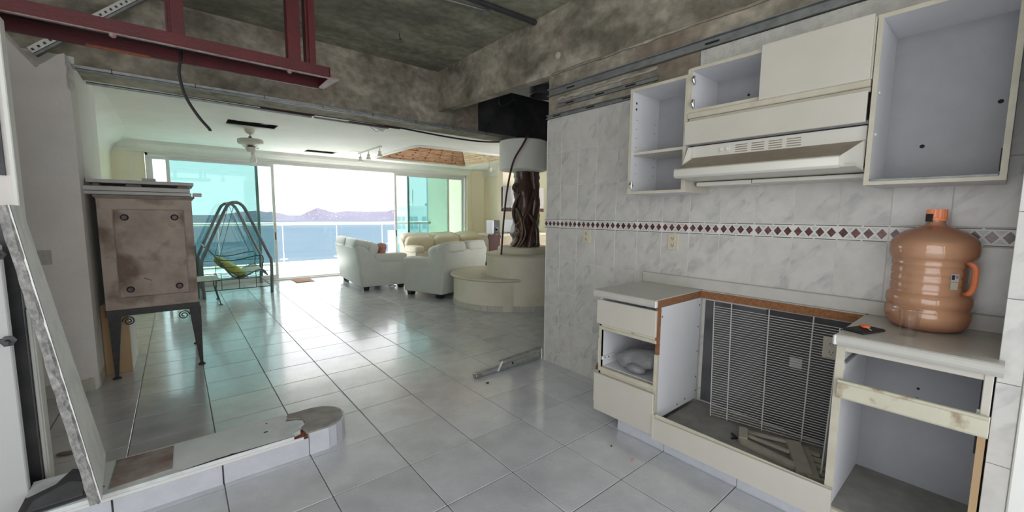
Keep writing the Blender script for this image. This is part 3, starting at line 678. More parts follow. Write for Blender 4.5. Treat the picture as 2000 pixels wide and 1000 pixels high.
MB().tube([(1.9, .8, 2.2), (1.9, .8, 4.0)], .05, 6).build('mast', 'galv', t, local=True)
MB().tube([(-.9, .2, 2.55), (1.9, .2, 2.6)], .06, 6).build('roof_rail', 'galv', t, local=True)
tower('low white stepped balcony block beyond the railing left of the window stile', 22.0, 52.9, -.40, 1.3, 3, -1.1, 6, 1, 1.3, 'tower_white')
tower('tall glassy tower close behind the right sliding panels', 15.3, 28.5, -.50, 3.2, 5, 4.6, 6, 2, 2.6, 'tower_window')

# ================================================================== LIVING ROOM
def sofa(label, wd, ns, loc, rz, mat, legs=True, group=None, pads=True):
    t = thing('sofa', label, 'sofa', loc, rz, group); hw = wd/2
    side = [(.03, .075), (-.045, .80), (.04, .835), (.12, .79), (.30, .565), (.84, .55), (.87, .42), (.855, .075)]
    for s in (-1, 1):
        x0, x1 = (hw-.19, hw) if s > 0 else (-hw, -hw+.19)
        MB().prism(side, x0, x1, 'x', bev=.022).build('side_panel', mat, t, smooth=True, local=True)
        m = MB(); m.superbox((s*(hw-.115), .575, .595), (.27, .64, .175), e=.42, wr=.02, seed=s+3)
        m.build('arm_pad', mat, t, smooth=True, local=True, ang=80)
    MB().prism([(0, .075), (-.085, .81), (-.02, .84), (.10, .80), (.13, .075)], -hw+.012, hw-.012, 'x', bev=.018).build('back_panel', mat, t, smooth=True, local=True)
    iw = wd-.30; cw = (wd-.06)/ns
    for k in range(ns):
        x = -hw+.03+cw*(k+.5); c = t
        m = MB(); R = Matrix.Rotation(math.radians(-14), 3, 'X')
        m.superbox((x, .055, .845), (cw*1.01, .30, .20), e=.45, M=R, wr=.03, seed=k)
        m.build('top_cushion', mat, t, smooth=True, local=True, ang=80)
        cx = -iw/2+iw/ns*(k+.5)
        m = MB(); R = Matrix.Rotation(math.radians(-18), 3, 'X'); m.superbox((x if ns > 1 else cx, .225, .68), (cw*.99 if pads else iw/ns, .24, .44), e=.5, M=R, wr=.02, seed=k+9)
        m.build('back_cushion', mat, t, smooth=True, local=True, ang=80)
        m = MB(); m.superbox((cx, .52, .40), (iw/ns*1.0, .68, .22), e=.38, wr=.015, seed=k+5)
        m.build('seat_cushion', mat, t, smooth=True, local=True, ang=80)
    MB().box(-hw+.15, hw-.15, .06, .83, .08, .32, bev=.02).build('base', mat, t, local=True)
    for sx_ in (-1, 1):
        for y in (.10, .77):
            MB().hexa([(sx_*(hw-.09)-.045, y-.045, 0), (sx_*(hw-.09)+.045, y-.045, 0), (sx_*(hw-.09)+.045, y+.045, 0), (sx_*(hw-.09)-.045, y+.045, 0),
                       (sx_*(hw-.09)-.058, y-.058, .085), (sx_*(hw-.09)+.058, y-.058, .085), (sx_*(hw-.09)+.058, y+.058, .085), (sx_*(hw-.09)-.058, y+.058, .085)]).build('foot', 'black_plastic', t, local=True)
    return t
def rp_(x, y, a): return (math.cos(a)*x-math.sin(a)*y, math.sin(a)*x+math.cos(a)*y)
aA = math.radians(-94)
SG = 'leather sofas in the living room'
sofa('pale grey leather loveseat with its back towards the swing, left of the pair', 1.66, 2, (1.66, 5.78, 0), aA, 'leather_grey', group=SG)
aB = math.radians(20); dx, dy = rp_(.62, 0, aB)
sofa('pale grey leather armchair sofa with its back to the round planter', 1.26, 2, (2.42+dx, 3.46+dy, 0), aB, 'leather_grey', group=SG)
sofa('cream three-seat leather sofa in front of the right window panels', 2.36, 3, (4.46, 7.02, 0), PI, 'leather_cream', group=SG)
m = MB(); m.superbox((2.06, 5.20, .70), (.12, .36, .34), e=.6, M=Matrix.Rotation(.35, 3, 'Y')); solid('throw_pillow', m, 'cushion_pink', 'pink patterned pillow on the left grey loveseat', 'pillow', smooth=True)

# round stone planter
pl = thing('round_planter', 'cream stuccoed round planter bench stepping up around the dark tree trunk', 'planter', (3.25, 2.6, 0))
c1, c2 = (3.2, 2.78), (3.315, 2.393)
def drum(c, r, z0, z1, n=64): return MB().lathe([(r, z0), (r, z1)], (c[0], c[1], 0), n)
drum(c1, .82, .0, .445).build('bench_drum', 'cream_stucco', pl, smooth=True)
MB().lathe([(.80, .44), (.855, .445), (.872, .462), (.868, .483), (.845, .492), (0, .494)], (c1[0], c1[1], 0), 64).build('bench_top', 'stone_lip', pl, smooth=True, ang=50)
drum(c2, .60, 0, .80).build('tall_drum', 'cream_stucco', pl, smooth=True)
MB().lathe([(.585, .795), (.612, .80), (.615, .822), (.59, .832), (0, .834)], (c2[0], c2[1], 0), 64).build('tall_drum_lip', 'stone_lip', pl, smooth=True, ang=50)
MB().lathe([(.425, .83), (.43, .90), (.415, .925), (0, .927)], (3.36, 2.44, 0), 48).build('top_step', 'cream_stucco', pl, smooth=True, ang=50)
m = MB(); n = 22
for k in range(n):      # skirting of short tiles around both drums
    a0 = PI*.62+k*(PI*.98)/n; a1 = PI*.62+(k+.96)*(PI*.98)/n
    if k < 15:
        q = [(c1[0]+r*math.cos(a), c1[1]+r*math.sin(a)) for r, a in ((.818, a0), (.834, a0), (.834, a1), (.818, a1))]
        MB().prism(q, 0, .085, 'z').build('skirting_tile', 'base_tile', pl)
for k in range(10):
    a0 = PI*1.16+k*.13; a1 = a0+.124
    q = [(c2[0]+r*math.cos(a), c2[1]+r*math.sin(a)) for r, a in ((.598, a0), (.614, a0), (.614, a1), (.598, a1))]
    MB().prism(q, 0, .085, 'z').build('skirting_tile', 'base_tile', pl)
# dark tree trunk wrapped by roots
tr = thing('tree_trunk', 'dark varnished tree trunk with twisted roots on the round planter', 'tree trunk', (3.37, 2.44, .92), local=True)
def trunk_tube(pts, rs, n=14, wob=.12, seed=1):
    rr = random.Random(seed); m = MB(); P = [Vector(p) for p in pts]; Q = []; Rr = []
    for i in range(len(P)-1):
        for k in range(6): Q.append(P[i].lerp(P[i+1], k/6)); Rr.append((rs[i]+(rs[i+1]-rs[i])*k/6)*(1+rr.uniform(-wob, wob)))
    Q.append(P[-1]); Rr.append(rs[-1]); m.tube(Q, Rr, n)
    for v in m.b.verts:
        a = math.atan2(v.co.y-.0, v.co.x); f = 1+.06*math.sin(5*a+v.co.z*9)+.05*math.sin(9*a-v.co.z*5); v.co.x *= f; v.co.y *= f
    return m
def tp(s, z, d=0): return (.772*s-.636*d, -.636*s-.772*d, z)
trunk_tube([tp(-.03, .0), tp(-.04, .3), tp(-.02, .7), tp(-.05, 1.0), tp(-.06, 1.18)], [.19, .165, .15, .135, .13], seed=2).build('main_stem', 'tree_wood', tr, smooth=True, local=True, ang=80)
trunk_tube([tp(.14, .0), tp(.155, .3), tp(.14, .6), tp(.155, .9), tp(.12, 1.18)], [.10, .085, .075, .07, .085], seed=5).build('second_stem', 'tree_wood', tr, smooth=True, local=True, ang=80)
for i, (pp, rs, mt) in enumerate([
    ([tp(-.17, 0, .10), tp(-.12, .18, .16), tp(-.06, .34, .17), tp(-.10, .55, .15), tp(-.17, .62, .06)], [.03, .028, .03, .028, .02], 'tree_wood'),
    ([tp(-.10, 0, .2), tp(.0, .20, .2), tp(-.03, .42, .17), tp(.06, .62, .14), tp(.13, .9, .08)], [.028, .032, .034, .03, .025], 'tree_wood'),
    ([tp(.06, 0, .2), tp(.10, .25, .16), tp(.17, .5, .08), tp(.20, .7, .02)], [.05, .045, .04, .03], 'tree_wood'),
    ([tp(-.20, .02, .12), tp(-.13, .12, .2), tp(-.16, .2, .2), tp(-.10, .26, .21), tp(-.16, .33, .17), tp(-.09, .40, .2)], [.014]*6, 'root_pale'),
    ([tp(-.14, .0, .2), tp(-.07, .14, .23), tp(-.05, .3, .22), tp(-.08, .46, .2)], [.016]*4, 'root_pale'),
    ([tp(-.16, .86, .08), tp(-.20, .93, .06), tp(-.17, .99, .08), tp(-.12, .95, .1), tp(-.14, .85, .1)], [.018]*5, 'tree_wood'),
    ([tp(-.14, .35, .14), tp(-.19, .52, .05), tp(-.16, .70, .10), tp(-.08, .86, .14)], [.03, .03, .025, .02], 'tree_wood'),
    ([tp(.02, .55, .14), tp(.10, .46, .16), tp(.17, .30, .12), tp(.19, .05, .12)], [.03, .035, .04, .045], 'tree_wood')]):
    P = [Vector(p) for p in pp]; Q = []
    for k in range(len(P)-1):
        for s in range(5):
            u = s/5; a, b, c, d = P[max(k-1, 0)], P[k], P[k+1], P[min(k+2, len(P)-1)]
            Q.append(.5*((2*b)+(c-a)*u+(2*a-5*b+4*c-d)*u*u+(3*b-a-3*c+d)*u**3))
    Q.append(P[-1]); R_ = [rs[min(int(k/5), len(rs)-1)] for k in range(len(Q))]
    MB().tube(Q, R_, 8).build('root', mt, tr, smooth=True, local=True, ang=80)
solid('ceiling_drum', MB().lathe([(.345, 2.105), (.365, 2.115), (.37, 2.13), (.37, 2.53), (.352, 2.545)], (3.24, 2.35, 0), 48), 'plaster', 'pale cream cylinder drum under the ceiling around the top of the tree trunk', 'column cap', smooth=True)
def smooth_pts(P, n=6):
    P = [Vector(p) for p in P]; Q = []
    for k in range(len(P)-1):
        a, b, c, d = P[max(k-1, 0)], P[k], P[k+1], P[min(k+2, len(P)-1)]
        for s in range(n): u = s/n; Q.append(.5*((2*b)+(c-a)*u+(2*a-5*b+4*c-d)*u*u+(3*b-a-3*c+d)*u**3))
    Q.append(P[-1]); return Q
solid('hanging_hose', MB().tube(smooth_pts([(2.96, 1.93, 2.56), (2.90, 1.97, 2.42), (2.80, 2.06, 2.18), (2.74, 2.12, 1.79), (2.71, 2.16, 1.35), (2.70, 2.20, .845)]), .014, 8), 'red_cable', 'thin dark red hose arching from the ceiling to the round planter', 'hose', smooth=True)

# furniture behind the planter
bc = thing('bar_counter', 'tan block bar counter behind the round planter', 'counter', (4.7, 4.2, 0))
MB().box(4.10, 5.9, 4.10, 4.70, 0, .98).build('body', 'tan_block', bc); MB().box(4.06, 5.95, 4.05, 4.76, .98, 1.035, bev=.008).build('top', 'stone_lip', bc)
mw = thing('microwave', 'silver and black microwave at the wall edge on the bar counter', 'microwave', (4.86, 4.4, 1.035))
MB().box(4.62, 5.12, 4.22, 4.62, 1.045, 1.33, bev=.006).build('case', 'microwave', mw); MB().box(4.74, 5.08, 4.205, 4.222, 1.07, 1.31).build('door', 'screen_dark', mw)
MB().box(4.645, 4.69, 4.2, 4.215, 1.08, 1.30).build('handle', 'microwave', mw)
for x in (4.66, 5.08): MB().box(x-.02, x+.02, 4.3, 4.34, 1.035, 1.046).build('foot', 'black_plastic', mw)
sp = thing('loudspeaker', 'small black loudspeaker on the bar counter left of the trunk', 'speaker', (4.18, 4.3, 1.035))
MB().box(4.06, 4.22, 4.2, 4.42, 1.035, 1.31, bev=.006).build('cabinet', 'black_plastic', sp); MB().box(4.035, 4.06, 4.2, 4.42, 1.035, 1.31).build('side_panel', 'microwave', sp)
MB().lathe([(.055, 0), (.05, -.006), (.0, .004)], (4.14, 4.2, 1.12), 16, 'y').build('cone', 'screen_dark', sp, smooth=True)
wc = thing('wall_cabinet', 'pale grey hanging cabinet glimpsed beside the kitchen wall edge', 'cabinet', (5.2, 4.6, 1.6))
MB().box(4.72, 5.7, 4.45, 4.8, 1.58, 2.05, bev=.004).build('body', 'cabinet_grey', wc); MB().box(4.74, 5.2, 4.435, 4.452, 1.62, 2.03, bev=.004).build('door', 'cabinet_grey', wc)
MB().box(4.72, 5.7, 4.44, 4.8, 1.50, 1.57).build('bottom_rail', 'mahogany', wc)
MB().box(4.72, 5.7, 4.75, 4.95, 1.04, 2.545).build('back_wall', 'yellow_wall', struct('wall_far'))
ch = thing('carved_chair', 'dark red carved wooden chair half hidden behind the planter', 'chair', (3.84, 3.9, 0))
m = MB(); m.prism([(3.72, .50), (3.71, .94), (3.685, 1.00), (3.71, 1.05), (3.77, 1.03), (3.84, 1.05), (3.91, 1.03), (3.97, 1.05), (3.995, 1.0), (3.97, .94), (3.96, .50)], 3.86, 3.905, 'y', bev=.008); m.build('backrest', 'mahogany', ch)
MB().box(3.71, 3.97, 3.86, 4.04, .44, .50, bev=.008).build('seat', 'mahogany', ch)
for x in (3.735, 3.945):
    for y in (3.885, 4.015): MB().box(x-.022, x+.022, y-.02, y+.02, 0, .46, bev=.004).build('leg', 'mahogany', ch)
bx = thing('side_cabinet', 'small dark red cabinet right of the cream sofa', 'cabinet', (3.9, 5.2, 0))
MB().box(3.95, 4.45, 5.0, 5.4, 0, .72, bev=.006).build('body', 'mahogany', bx); MB().box(3.98, 4.42, 4.985, 5.0, .08, .66, bev=.004).build('door', 'mahogany', bx)

# ceiling fan without blades
f = thing('ceiling_fan', 'cream ceiling fan body without blades and one bare bulb', 'ceiling fan', (-.03, 4.79, ZC)); c = (-.03, 4.79, 0)
MB().lathe([(.07, 2.66), (.072, 2.64), (.055, 2.605), (.03, 2.59)], c, 24).build('canopy', 'fan_cream', f, smooth=True)
MB().lathe([(.013, 2.60), (.013, 2.54)], c, 12).build('down_rod', 'fan_cream', f, smooth=True)
MB().lathe([(.022, 2.555), (.022, 2.515)], c, 14).build('rod_coupling', 'black_plastic', f, smooth=True)
MB().lathe([(.06, 2.522), (.158, 2.515), (.168, 2.50), (.168, 2.455), (.15, 2.44), (.06, 2.425)], c, 32).build('motor_housing', 'fan_cream', f, smooth=True, ang=50)
MB().lathe([(.05, 2.43), (.045, 2.40)], c, 20).build('neck', 'black_plastic', f, smooth=True)
MB().lathe([(.03, 2.41), (.058, 2.395), (.062, 2.36), (.05, 2.335), (.045, 2.325)], c, 24).build('light_kit', 'fan_cream', f, smooth=True)
for k in range(4):
    a = k*PI/2+.5; d = (math.cos(a), math.sin(a))
    MB().tube([(c[0]+d[0]*.045, c[1]+d[1]*.045, 2.42), (c[0]+d[0]*.10, c[1]+d[1]*.10, 2.395), (c[0]+d[0]*.125, c[1]+d[1]*.125, 2.405)], .008, 6).build('blade_arm', 'fan_cream', f, smooth=True)
MB().lathe([(.024, 2.335), (.026, 2.30), (.02, 2.29)], (c[0]+.02, c[1], 0), 16).build('bulb_socket', 'fan_cream', f, smooth=True)
MB().lathe([(.018, 2.292), (.03, 2.265), (.046, 2.225), (.047, 2.20), (.03, 2.168), (.004, 2.158)], (c[0]+.025, c[1], 0), 20).build('bulb', 'bulb_glass', f, smooth=True)

# track with three spotlights
tk = thing('track_light', 'short ceiling track with three white spotlights beside the brick recess', 'spotlight', (2.02, 5.5, ZC))
MB().box(2.0, 2.035, 4.92, 6.10, ZC-.025, ZC, bev=.003).build('track', 'fan_cream', tk)
for y in (4.98, 5.55, 6.0):
    h = MB().tube([(2.018, y, ZC-.02), (2.018, y, ZC-.09)], .009, 8).build('arm', 'fan_cream', tk)
    MB().lathe([(.028, ZC-.085), (.03, ZC-.10), (.024, ZC-.125), (.045, ZC-.155), (.048, ZC-.185), (.03, ZC-.188)], (2.018, y, 0), 16).build('spot_head', 'fan_cream', h, smooth=True)
for (x, y, lb) in ((4.35, 4.72, 'small white pendant spotlight left of the ceiling drum'), (4.45, 4.4, 'small white pendant spotlight just under the ceiling drum edge')):
    s = thing('pendant_spot', lb, 'spotlight', (x, y, 2.66), group='pendant spots by the drum')
    MB().tube([(x, y, 2.66), (x, y, 2.44)], .012, 8).build('stem', 'fan_cream', s)
    MB().lathe([(.02, 2.45), (.038, 2.43), (.04, 2.35), (.03, 2.345)], (x, y, 0), 16).build('spot_head', 'fan_cream', s, smooth=True)

# garden swing
sw = thing('garden_swing', 'dark steel garden swing with sling seat in front of the teal glass', 'swing', (-.17, 6.5, 0))
for nm, y in (('front_frame', 5.88), ('rear_frame', 7.12)):
    L = smooth_pts([(-.165, y, 1.60), (-.24, y, 1.575), (-.33, y, 1.43), (-.64, y, .70), (-.675, y, .60), (-.675, y, .30), (-.665, y, 0)], 5)
    Rr_ = smooth_pts([(-.165, y, 1.60), (-.09, y, 1.575), (0, y, 1.43), (.285, y, .70), (.325, y, .60), (.325, y, .30), (.315, y, 0)], 5)
    fr = MB().tube(L[::-1]+Rr_[1:], .026, 10).build(nm, 'swing_steel', sw, smooth=True)
    for z in (.50, .40): MB().tube([(-.665, y, z), (.315, y, z)], .006, 6).build('cross_rod', 'green_steel', fr)
    MB().tube([(-.665, y, .12), (.315, y, .12)], .008, 6).build('cross_rod', 'green_steel', fr)
    for x in (-.42, -.17, .08): MB().tube([(x, y, .12), (x, y, .40)], .006, 6).build('upright_rod', 'green_steel', fr)
MB().box(-.20, -.13, 5.82, 7.18, 1.585, 1.625, bev=.006).build('top_bar', 'swing_steel', sw)
for x in (-.67, .32): MB().tube([(x, 5.88, .12), (x, 7.12, .12)], .010, 6).build('floor_rail', 'green_steel', sw)
seatp = [(-.62, .86), (-.50, .72), (-.40, .55), (-.28, .36), (-.16, .27), (-.02, .33), (.12, .40), (.22, .40), (.28, .30)]
m = MB(); sp_ = smooth_pts([(x, 0, z) for x, z in seatp], 5)
def off(k):
    d = (sp_[min(k+1, len(sp_)-1)]-sp_[max(k-1, 0)]).normalized(); return (sp_[k].x+d.z*.012, sp_[k].z-d.x*.012)
poly = [(p.x, p.z) for p in sp_]+[off(k) for k in range(len(sp_)-1, -1, -1)]
m.prism(poly, 6.05, 6.95, 'y'); m.build('sling_seat', 'swing_fabric', sw, smooth=True)
for y in (6.03, 6.97):
    s = MB().tube(sp_ and [(p.x, y, p.z) for p in sp_], .012, 8).build('seat_rail', 'swing_steel', sw, smooth=True)
    MB().tube(smooth_pts([(-.44, y, .62), (-.2, y, .60), (.1, y, .66), (.22, y, .64), (.20, y, .41)], 5), .010, 6).build('armrest', 'green_steel', s, smooth=True)
    for x, z in ((-.43, .61), (.13, .65)): MB().tube([(-.165, y, 1.57), (x, y, z)], .005, 6).build('hanger_rod', 'swing_steel', s)
for k in range(5): MB().tube([(-.55+.02*k, 6.2+.15*k, .30), (-.30, 6.2+.15*k, .26), (.25, 6.2+.15*k, .30)], .005, 5).build('seat_spring', 'green_steel', sw)
m = MB(); m.superbox((-.27, 6.25, .47), (.52, .44, .15), e=.55, M=Matrix.Rotation(math.radians(38), 3, 'Y'), wr=.03); solid('seat_cushion', m, 'cushion_lime', 'lime green patterned cushion slumped on the garden swing', 'cushion', smooth=True)
# side table and garden chair partly hidden by the oven
stb = thing('side_table', 'small dark wire side table with a pale top beside the swing', 'table', (-.68, 5.45, 0))
MB().box(-.92, -.49, 5.16, 5.78, .385, .395, bev=.003).build('table_top', 'swing_fabric', stb)
m = MB(); m.tube([(-.92, 5.16, .385), (-.49, 5.16, .385), (-.49, 5.78, .385), (-.92, 5.78, .385)], .010, 6, closed=True); m.build('rim', 'green_steel', stb)
for x, y in ((-.89, 5.20), (-.51, 5.20), (-.51, 5.74), (-.89, 5.74)):
    sx1 = .02 if x > -.7 else -.02
    l_ = MB().tube([(x-sx1, y, .385), (x-sx1*1.5, y, .25), (x+sx1, y, 0.01)], .009, 6).build('leg', 'green_steel', stb)
    MB().lathe([(.03, 0), (.028, .008), (.008, .014)], (x+sx1, y, 0), 12).build('foot_disc', 'green_steel', l_)
gc = thing('garden_chair', 'dark green metal garden chair mostly hidden by the oven', 'chair', (-.83, 6.1, 0))
MB().box(-1.12, -.72, 5.92, 6.32, .40, .43, bev=.005).build('seat', 'green_steel', gc)
MB().box(-1.12, -.72, 6.30, 6.33, .43, .86, bev=.005).build('backrest', 'green_steel', gc)
for x in (-1.10, -.74):
    for y in (5.95, 6.30): MB().box(x-.018, x+.018, y-.018, y+.018, 0, .41, bev=.003).build('leg', 'green_steel', gc)
    MB().tube(smooth_pts([(x, 6.31, .66), (x, 6.15, .68), (x, 5.98, .64), (x, 5.94, .54), (x, 5.95, .41)], 5), .016, 8).build('armrest', 'green_steel', gc, smooth=True)
mt = thing('floor_mat', 'small brown slatted mat on the tiles at the open sliding door', 'mat', (1.05, 6.95, 0))
for k in range(7): MB().box(.88, 1.23, 6.70+.072*k, 6.765+.072*k, 0.0005, .010, bev=.002).build('slat', 'mat_brown', mt)
# plastic scraps under the left loveseat
sc = MB(); sc.superbox((2.22, 5.02, .03), (.18, .10, .05), e=.8, wr=.2); solid('plastic_scrap', sc, 'bulb_glass', 'crumpled white scrap on the floor under the left loveseat', 'scrap', smooth=True)

# ================================================================== BUILDING REMNANTS
# red steel lintel frame hung from the slab
rd = thing('steel_lintel', 'dark red painted steel lintel frame hanging from the slab at upper left', 'steel beam', (-.8, .85, 2.4))
YN, YF = .70, 1.0
m = MB(); m.box(-3.0, -.04, YN, YN+.008, 2.405, 2.475); m.box(-3.0, -.04, YN, YN+.022, 2.405, 2.411); m.build('near_angle', 'red_steel', rd)
MB().box(-3.0, -.04, YN-.004, YN+.020, 2.398, 2.405, bev=.002).build('weld_edge', 'red_steel_edge', rd)
m = MB(); m.box(-3.0, -.04, YF, YF+.010, 2.40, 2.452); m.box(-3.0, -.04, YF+.004, YF+.010, 2.45, 2.475); m.box(-3.0, -.04, YF-.005, YF+.02, 2.394, 2.40); m.build('far_angle', 'red_steel', rd)
MB().box(-3.0, -.045, YN+.008, YF, 2.466, 2.474).build('hollow_shade_plate', 'dark_steel', rd)  # dark plate added so the hollow between the angles looks shaded
MB().hexa([(-.045, YN, 2.402), (.03, YN, 2.402), (.0, YF+.01, 2.402), (-.045, YF+.01, 2.402), (-.045, YN, 2.409), (.03, YN, 2.409), (.0, YF+.01, 2.409), (-.045, YF+.01, 2.409)]).build('end_plate', 'red_steel_edge', rd)
MB().box(-.045, -.037, YN, YF+.01, 2.405, 2.474).build('end_web', 'red_steel', rd)
MB().tube([(-1.30, YF-.008, 2.395), (-1.02, YF-.008, 2.393)], .010, 6).build('rust_scar', 'brick_red', rd)
for x0, x1, x2 in ((-.937, -.911, -.850), (-.301, -.297, -.222), (-.187, -.168, -.127)):
    m = MB(); m.box(x0, x0+.008, YN+.02, YN+.10, 2.47, 3.27); m.box(x0, x2, YN+.018, YN+.026, 2.47, 3.27) if x1 < -.2 and x1 > -.4 else m.box(x1, x2, YN+.01, YN+.018, 2.47, 3.27)
    m.build('hanger', 'red_steel', rd)
MB().box(-.937, -.911, YN+.03, YN+.04, 2.47, 3.27).build('hanger', 'red_steel', rd)
MB().box(-.187, -.165, YN+.03, YN+.04, 2.47, 3.27).build('hanger', 'red_steel', rd)
for x in (-1.165, -.30): MB().lathe([(.016, 0), (.016, -.014), (.007, -.022)], (x, YN+.01, 2.402), 8).build('bolt', 'red_steel_edge', rd)
solid('hanging_cable', MB().tube(smooth_pts([(-.868, 1.0, 2.50), (-.872, 1.0, 2.42), (-.885, 1.02, 2.33), (-.86, 1.05, 2.20), (-.80, 1.05, 2.08), (-.745, 1.05, 2.005), (-.74, 1.05, 1.99)]), .009, 8), 'black_cable', 'stiff black cable dangling from the red steel lintel', 'cable', smooth=True)
# slotted metal strut leaning up from the broken pier
st = thing('slotted_strut', 'bright slotted metal strut slanting from the broken pier up to the slab', 'metal strut', (-1.7, 2.2, 2.55))
A, Bv = Vector((-1.715, 2.20, 2.61)), Vector((-1.02, 2.20, 3.26)); d = (Bv-A).normalized(); nn = Vector((d.z, 0, -d.x))
L = (Bv-A).length
m = MB()
def bar(m, a, b, n, wd, t0, t1): m.hexa([a-n*wd+Vector((0, t0, 0)), a+n*wd+Vector((0, t0, 0)), b+n*wd+Vector((0, t0, 0)), b-n*wd+Vector((0, t0, 0)), a-n*wd+Vector((0, t1, 0)), a+n*wd+Vector((0, t1, 0)), b+n*wd+Vector((0, t1, 0)), b-n*wd+Vector((0, t1, 0))])
bar(m, A, Bv, nn, .024, 0, .004); m.build('strut_face', 'slotted_metal', st)
m = MB()
for k in range(22):
    a = A+d*(L*(k+.25)/22); b = A+d*(L*(k+.62)/22); bar(m, a, b, nn, .008, -.002, .0)
o = m.build('slot', 'cavity_dark', st); o['kind'] = 'stuff'
m = MB(); bar(m, A+nn*.03, Bv+nn*.03, nn, .010, .0, .05); m.build('strut_flange', 'steel_track', st)

# metal drywall tracks on the raw strip of the kitchen wall
def track(label, y0, y1, z0, z1, x, mat='steel_track', seed=0):
    t = thing('metal_track', label, 'metal track', (x, (y0+y1)/2, z0), group='metal drywall tracks')
    m = MB(); m.box(x, WX+.004, y0, y1, z0, z0+.006); m.box(x, WX+.004, y0, y1, z1-.006, z1); m.box(WX-.002, WX+.004, y0, y1, z0, z1); m.build('channel', mat, t)
    rr = random.Random(seed)
    for k in range(3):
        y = y1+(y0-y1)*(k*.33+.06+.04*rr.random()); MB().box(WX-.005, WX-.001, y-.09, y, (z0+z1)/2-.006, (z0+z1)/2+.006).build('slot', 'dark_hole', t)
    return t
track('dark metal track along the top of the raw wall strip under the beam', -3.1, .318, 2.520, 2.582, WX-.028, seed=1)
track('middle grey metal track on the raw wall strip above the tiles', -.80, .20, 2.405, 2.44, WX-.016, seed=2)
track('lowest grey metal track at the upper edge of the wall tiles', -.80, .335, 2.318, 2.352, WX-.022, seed=3)
m = MB(); rr = random.Random(8); pts = [(WX-.002, .20-k*.055, 2.475+.0012*k+rr.uniform(-.008, .008)) for k in range(19)]
m.tube(pts, [rr.uniform(.008, .018) for _ in pts], 6); solid('mortar_smear', m, 'concrete_pale', 'pale ragged mortar smear between the metal tracks', 'mortar', smooth=True)
solid('filler_board', MB().box(WX-.014, WX+.004, -3.1, -1.11, 2.33, 2.515, bev=.003), 'plaster_edge', 'grey filler board above the right wall cabinets', 'board')
# tracks and pipes along the lower edge of the beam
tr1 = thing('metal_track', 'long grey metal track along the lower edge of the living room beam', 'metal track', (.5, 2.37, 2.57), group='metal drywall tracks')
MB().box(-1.56, 3.1, 2.362, 2.39, 2.578, 2.603, bev=.002).build('channel', 'galv', tr1); MB().box(-1.56, 3.1, 2.37, 2.39, 2.562, 2.574).build('lower_lip', 'steel_track', tr1)
for k in range(8): MB().box(-1.3+k*.55, -1.295+k*.55, 2.358, 2.364, 2.57, 2.606).build('joint', 'dark_hole', tr1)
pp = thing('conduit', 'thin metal conduit along the underside of the living room beam', 'pipe', (0, 2.85, 2.56))
MB().tube([(-1.5, 2.80, 2.565), (-.4, 2.82, 2.562), (.35, 2.84, 2.56)], .013, 8).build('pipe_run', 'galv', pp, smooth=True)
MB().tube([(.38, 2.84, 2.56), (1.3, 2.86, 2.562)], .011, 8).build('pipe_run', 'galv', pp, smooth=True)
rs = thing('red_angle', 'red painted steel strip showing along the torn ceiling edge', 'metal strip', (.6, 2.87, 2.56))
MB().box(-.17, .38, 2.83, 2.845, 2.572, 2.588).build('strip', 'red_steel', rs); MB().box(.78, 1.45, 2.83, 2.845, 2.565, 2.578).build('strip', 'red_steel', rs)
solid('black_cable', MB().tube(smooth_pts([(-1.49, 2.775, 2.60), (-.8, 2.80, 2.592), (.2, 2.81, 2.59), (1.2, 2.80, 2.585), (2.1, 2.78, 2.545), (2.7, 2.72, 2.535), (3.1, 2.6, 2.56)]), .012, 8), 'black_cable', 'long black cable sagging along the torn edge of the living room ceiling', 'cable', smooth=True)
m = MB(); rr = random.Random(9)
pts = [(-1.5+.09*k, 2.90+rr.uniform(-.01, .01), 2.628+(.01*math.sin(k)*.4)) for k in range(36)]
m.tube(pts, [rr.uniform(.012, .024) for _ in pts], 6); m.build('torn_plaster', 'plaster', cl, smooth=True)
MB().box(-1.75, 6.05, 2.76, 2.93, 2.655, 2.668).build('ceiling_edge', 'plaster', cl)
m = MB(); m.superbox((1.17, 2.88, 2.535), (.15, .05, .03), e=.6, M=Matrix.Rotation(.3, 3, 'Y'), wr=.1); m.tube([(1.05, 2.88, 2.56), (1.14, 2.88, 2.50), (1.26, 2.88, 2.545)], .006, 6); solid('torn_foil', m, 'slotted_metal', 'scrap of bright torn foil hanging at the ceiling edge', 'scrap', smooth=True)
# ceiling conduit, hooks
dp = thing('ceiling_pipe', 'dark pipe with a small box crossing the concrete slab', 'pipe', (1.4, .55, 3.25))
MB().tube([(.2, .60, 3.245), (1.80, .52, 3.245)], .024, 10).build('pipe_run', 'dark_steel', dp, smooth=True)
MB().tube([(.2, .86, 3.262), (1.30, .665, 3.262)], .008, 6).build('thin_conduit', 'galv', dp); MB().box(1.29, 1.34, .64, .69, 3.235, 3.27, bev=.003).build('junction_box', 'steel_track', dp)
hk = thing('ceiling_hook', 'small black hook hanging from the middle of the slab', 'hook', (.92, 1.63, 3.27))
MB().tube(smooth_pts([(.92, 1.63, 3.27), (.92, 1.63, 3.235), (.935, 1.63, 3.222), (.93, 1.63, 3.205), (.915, 1.63, 3.21)], 4), .004, 6).build('hook_wire', 'black_cable', hk)
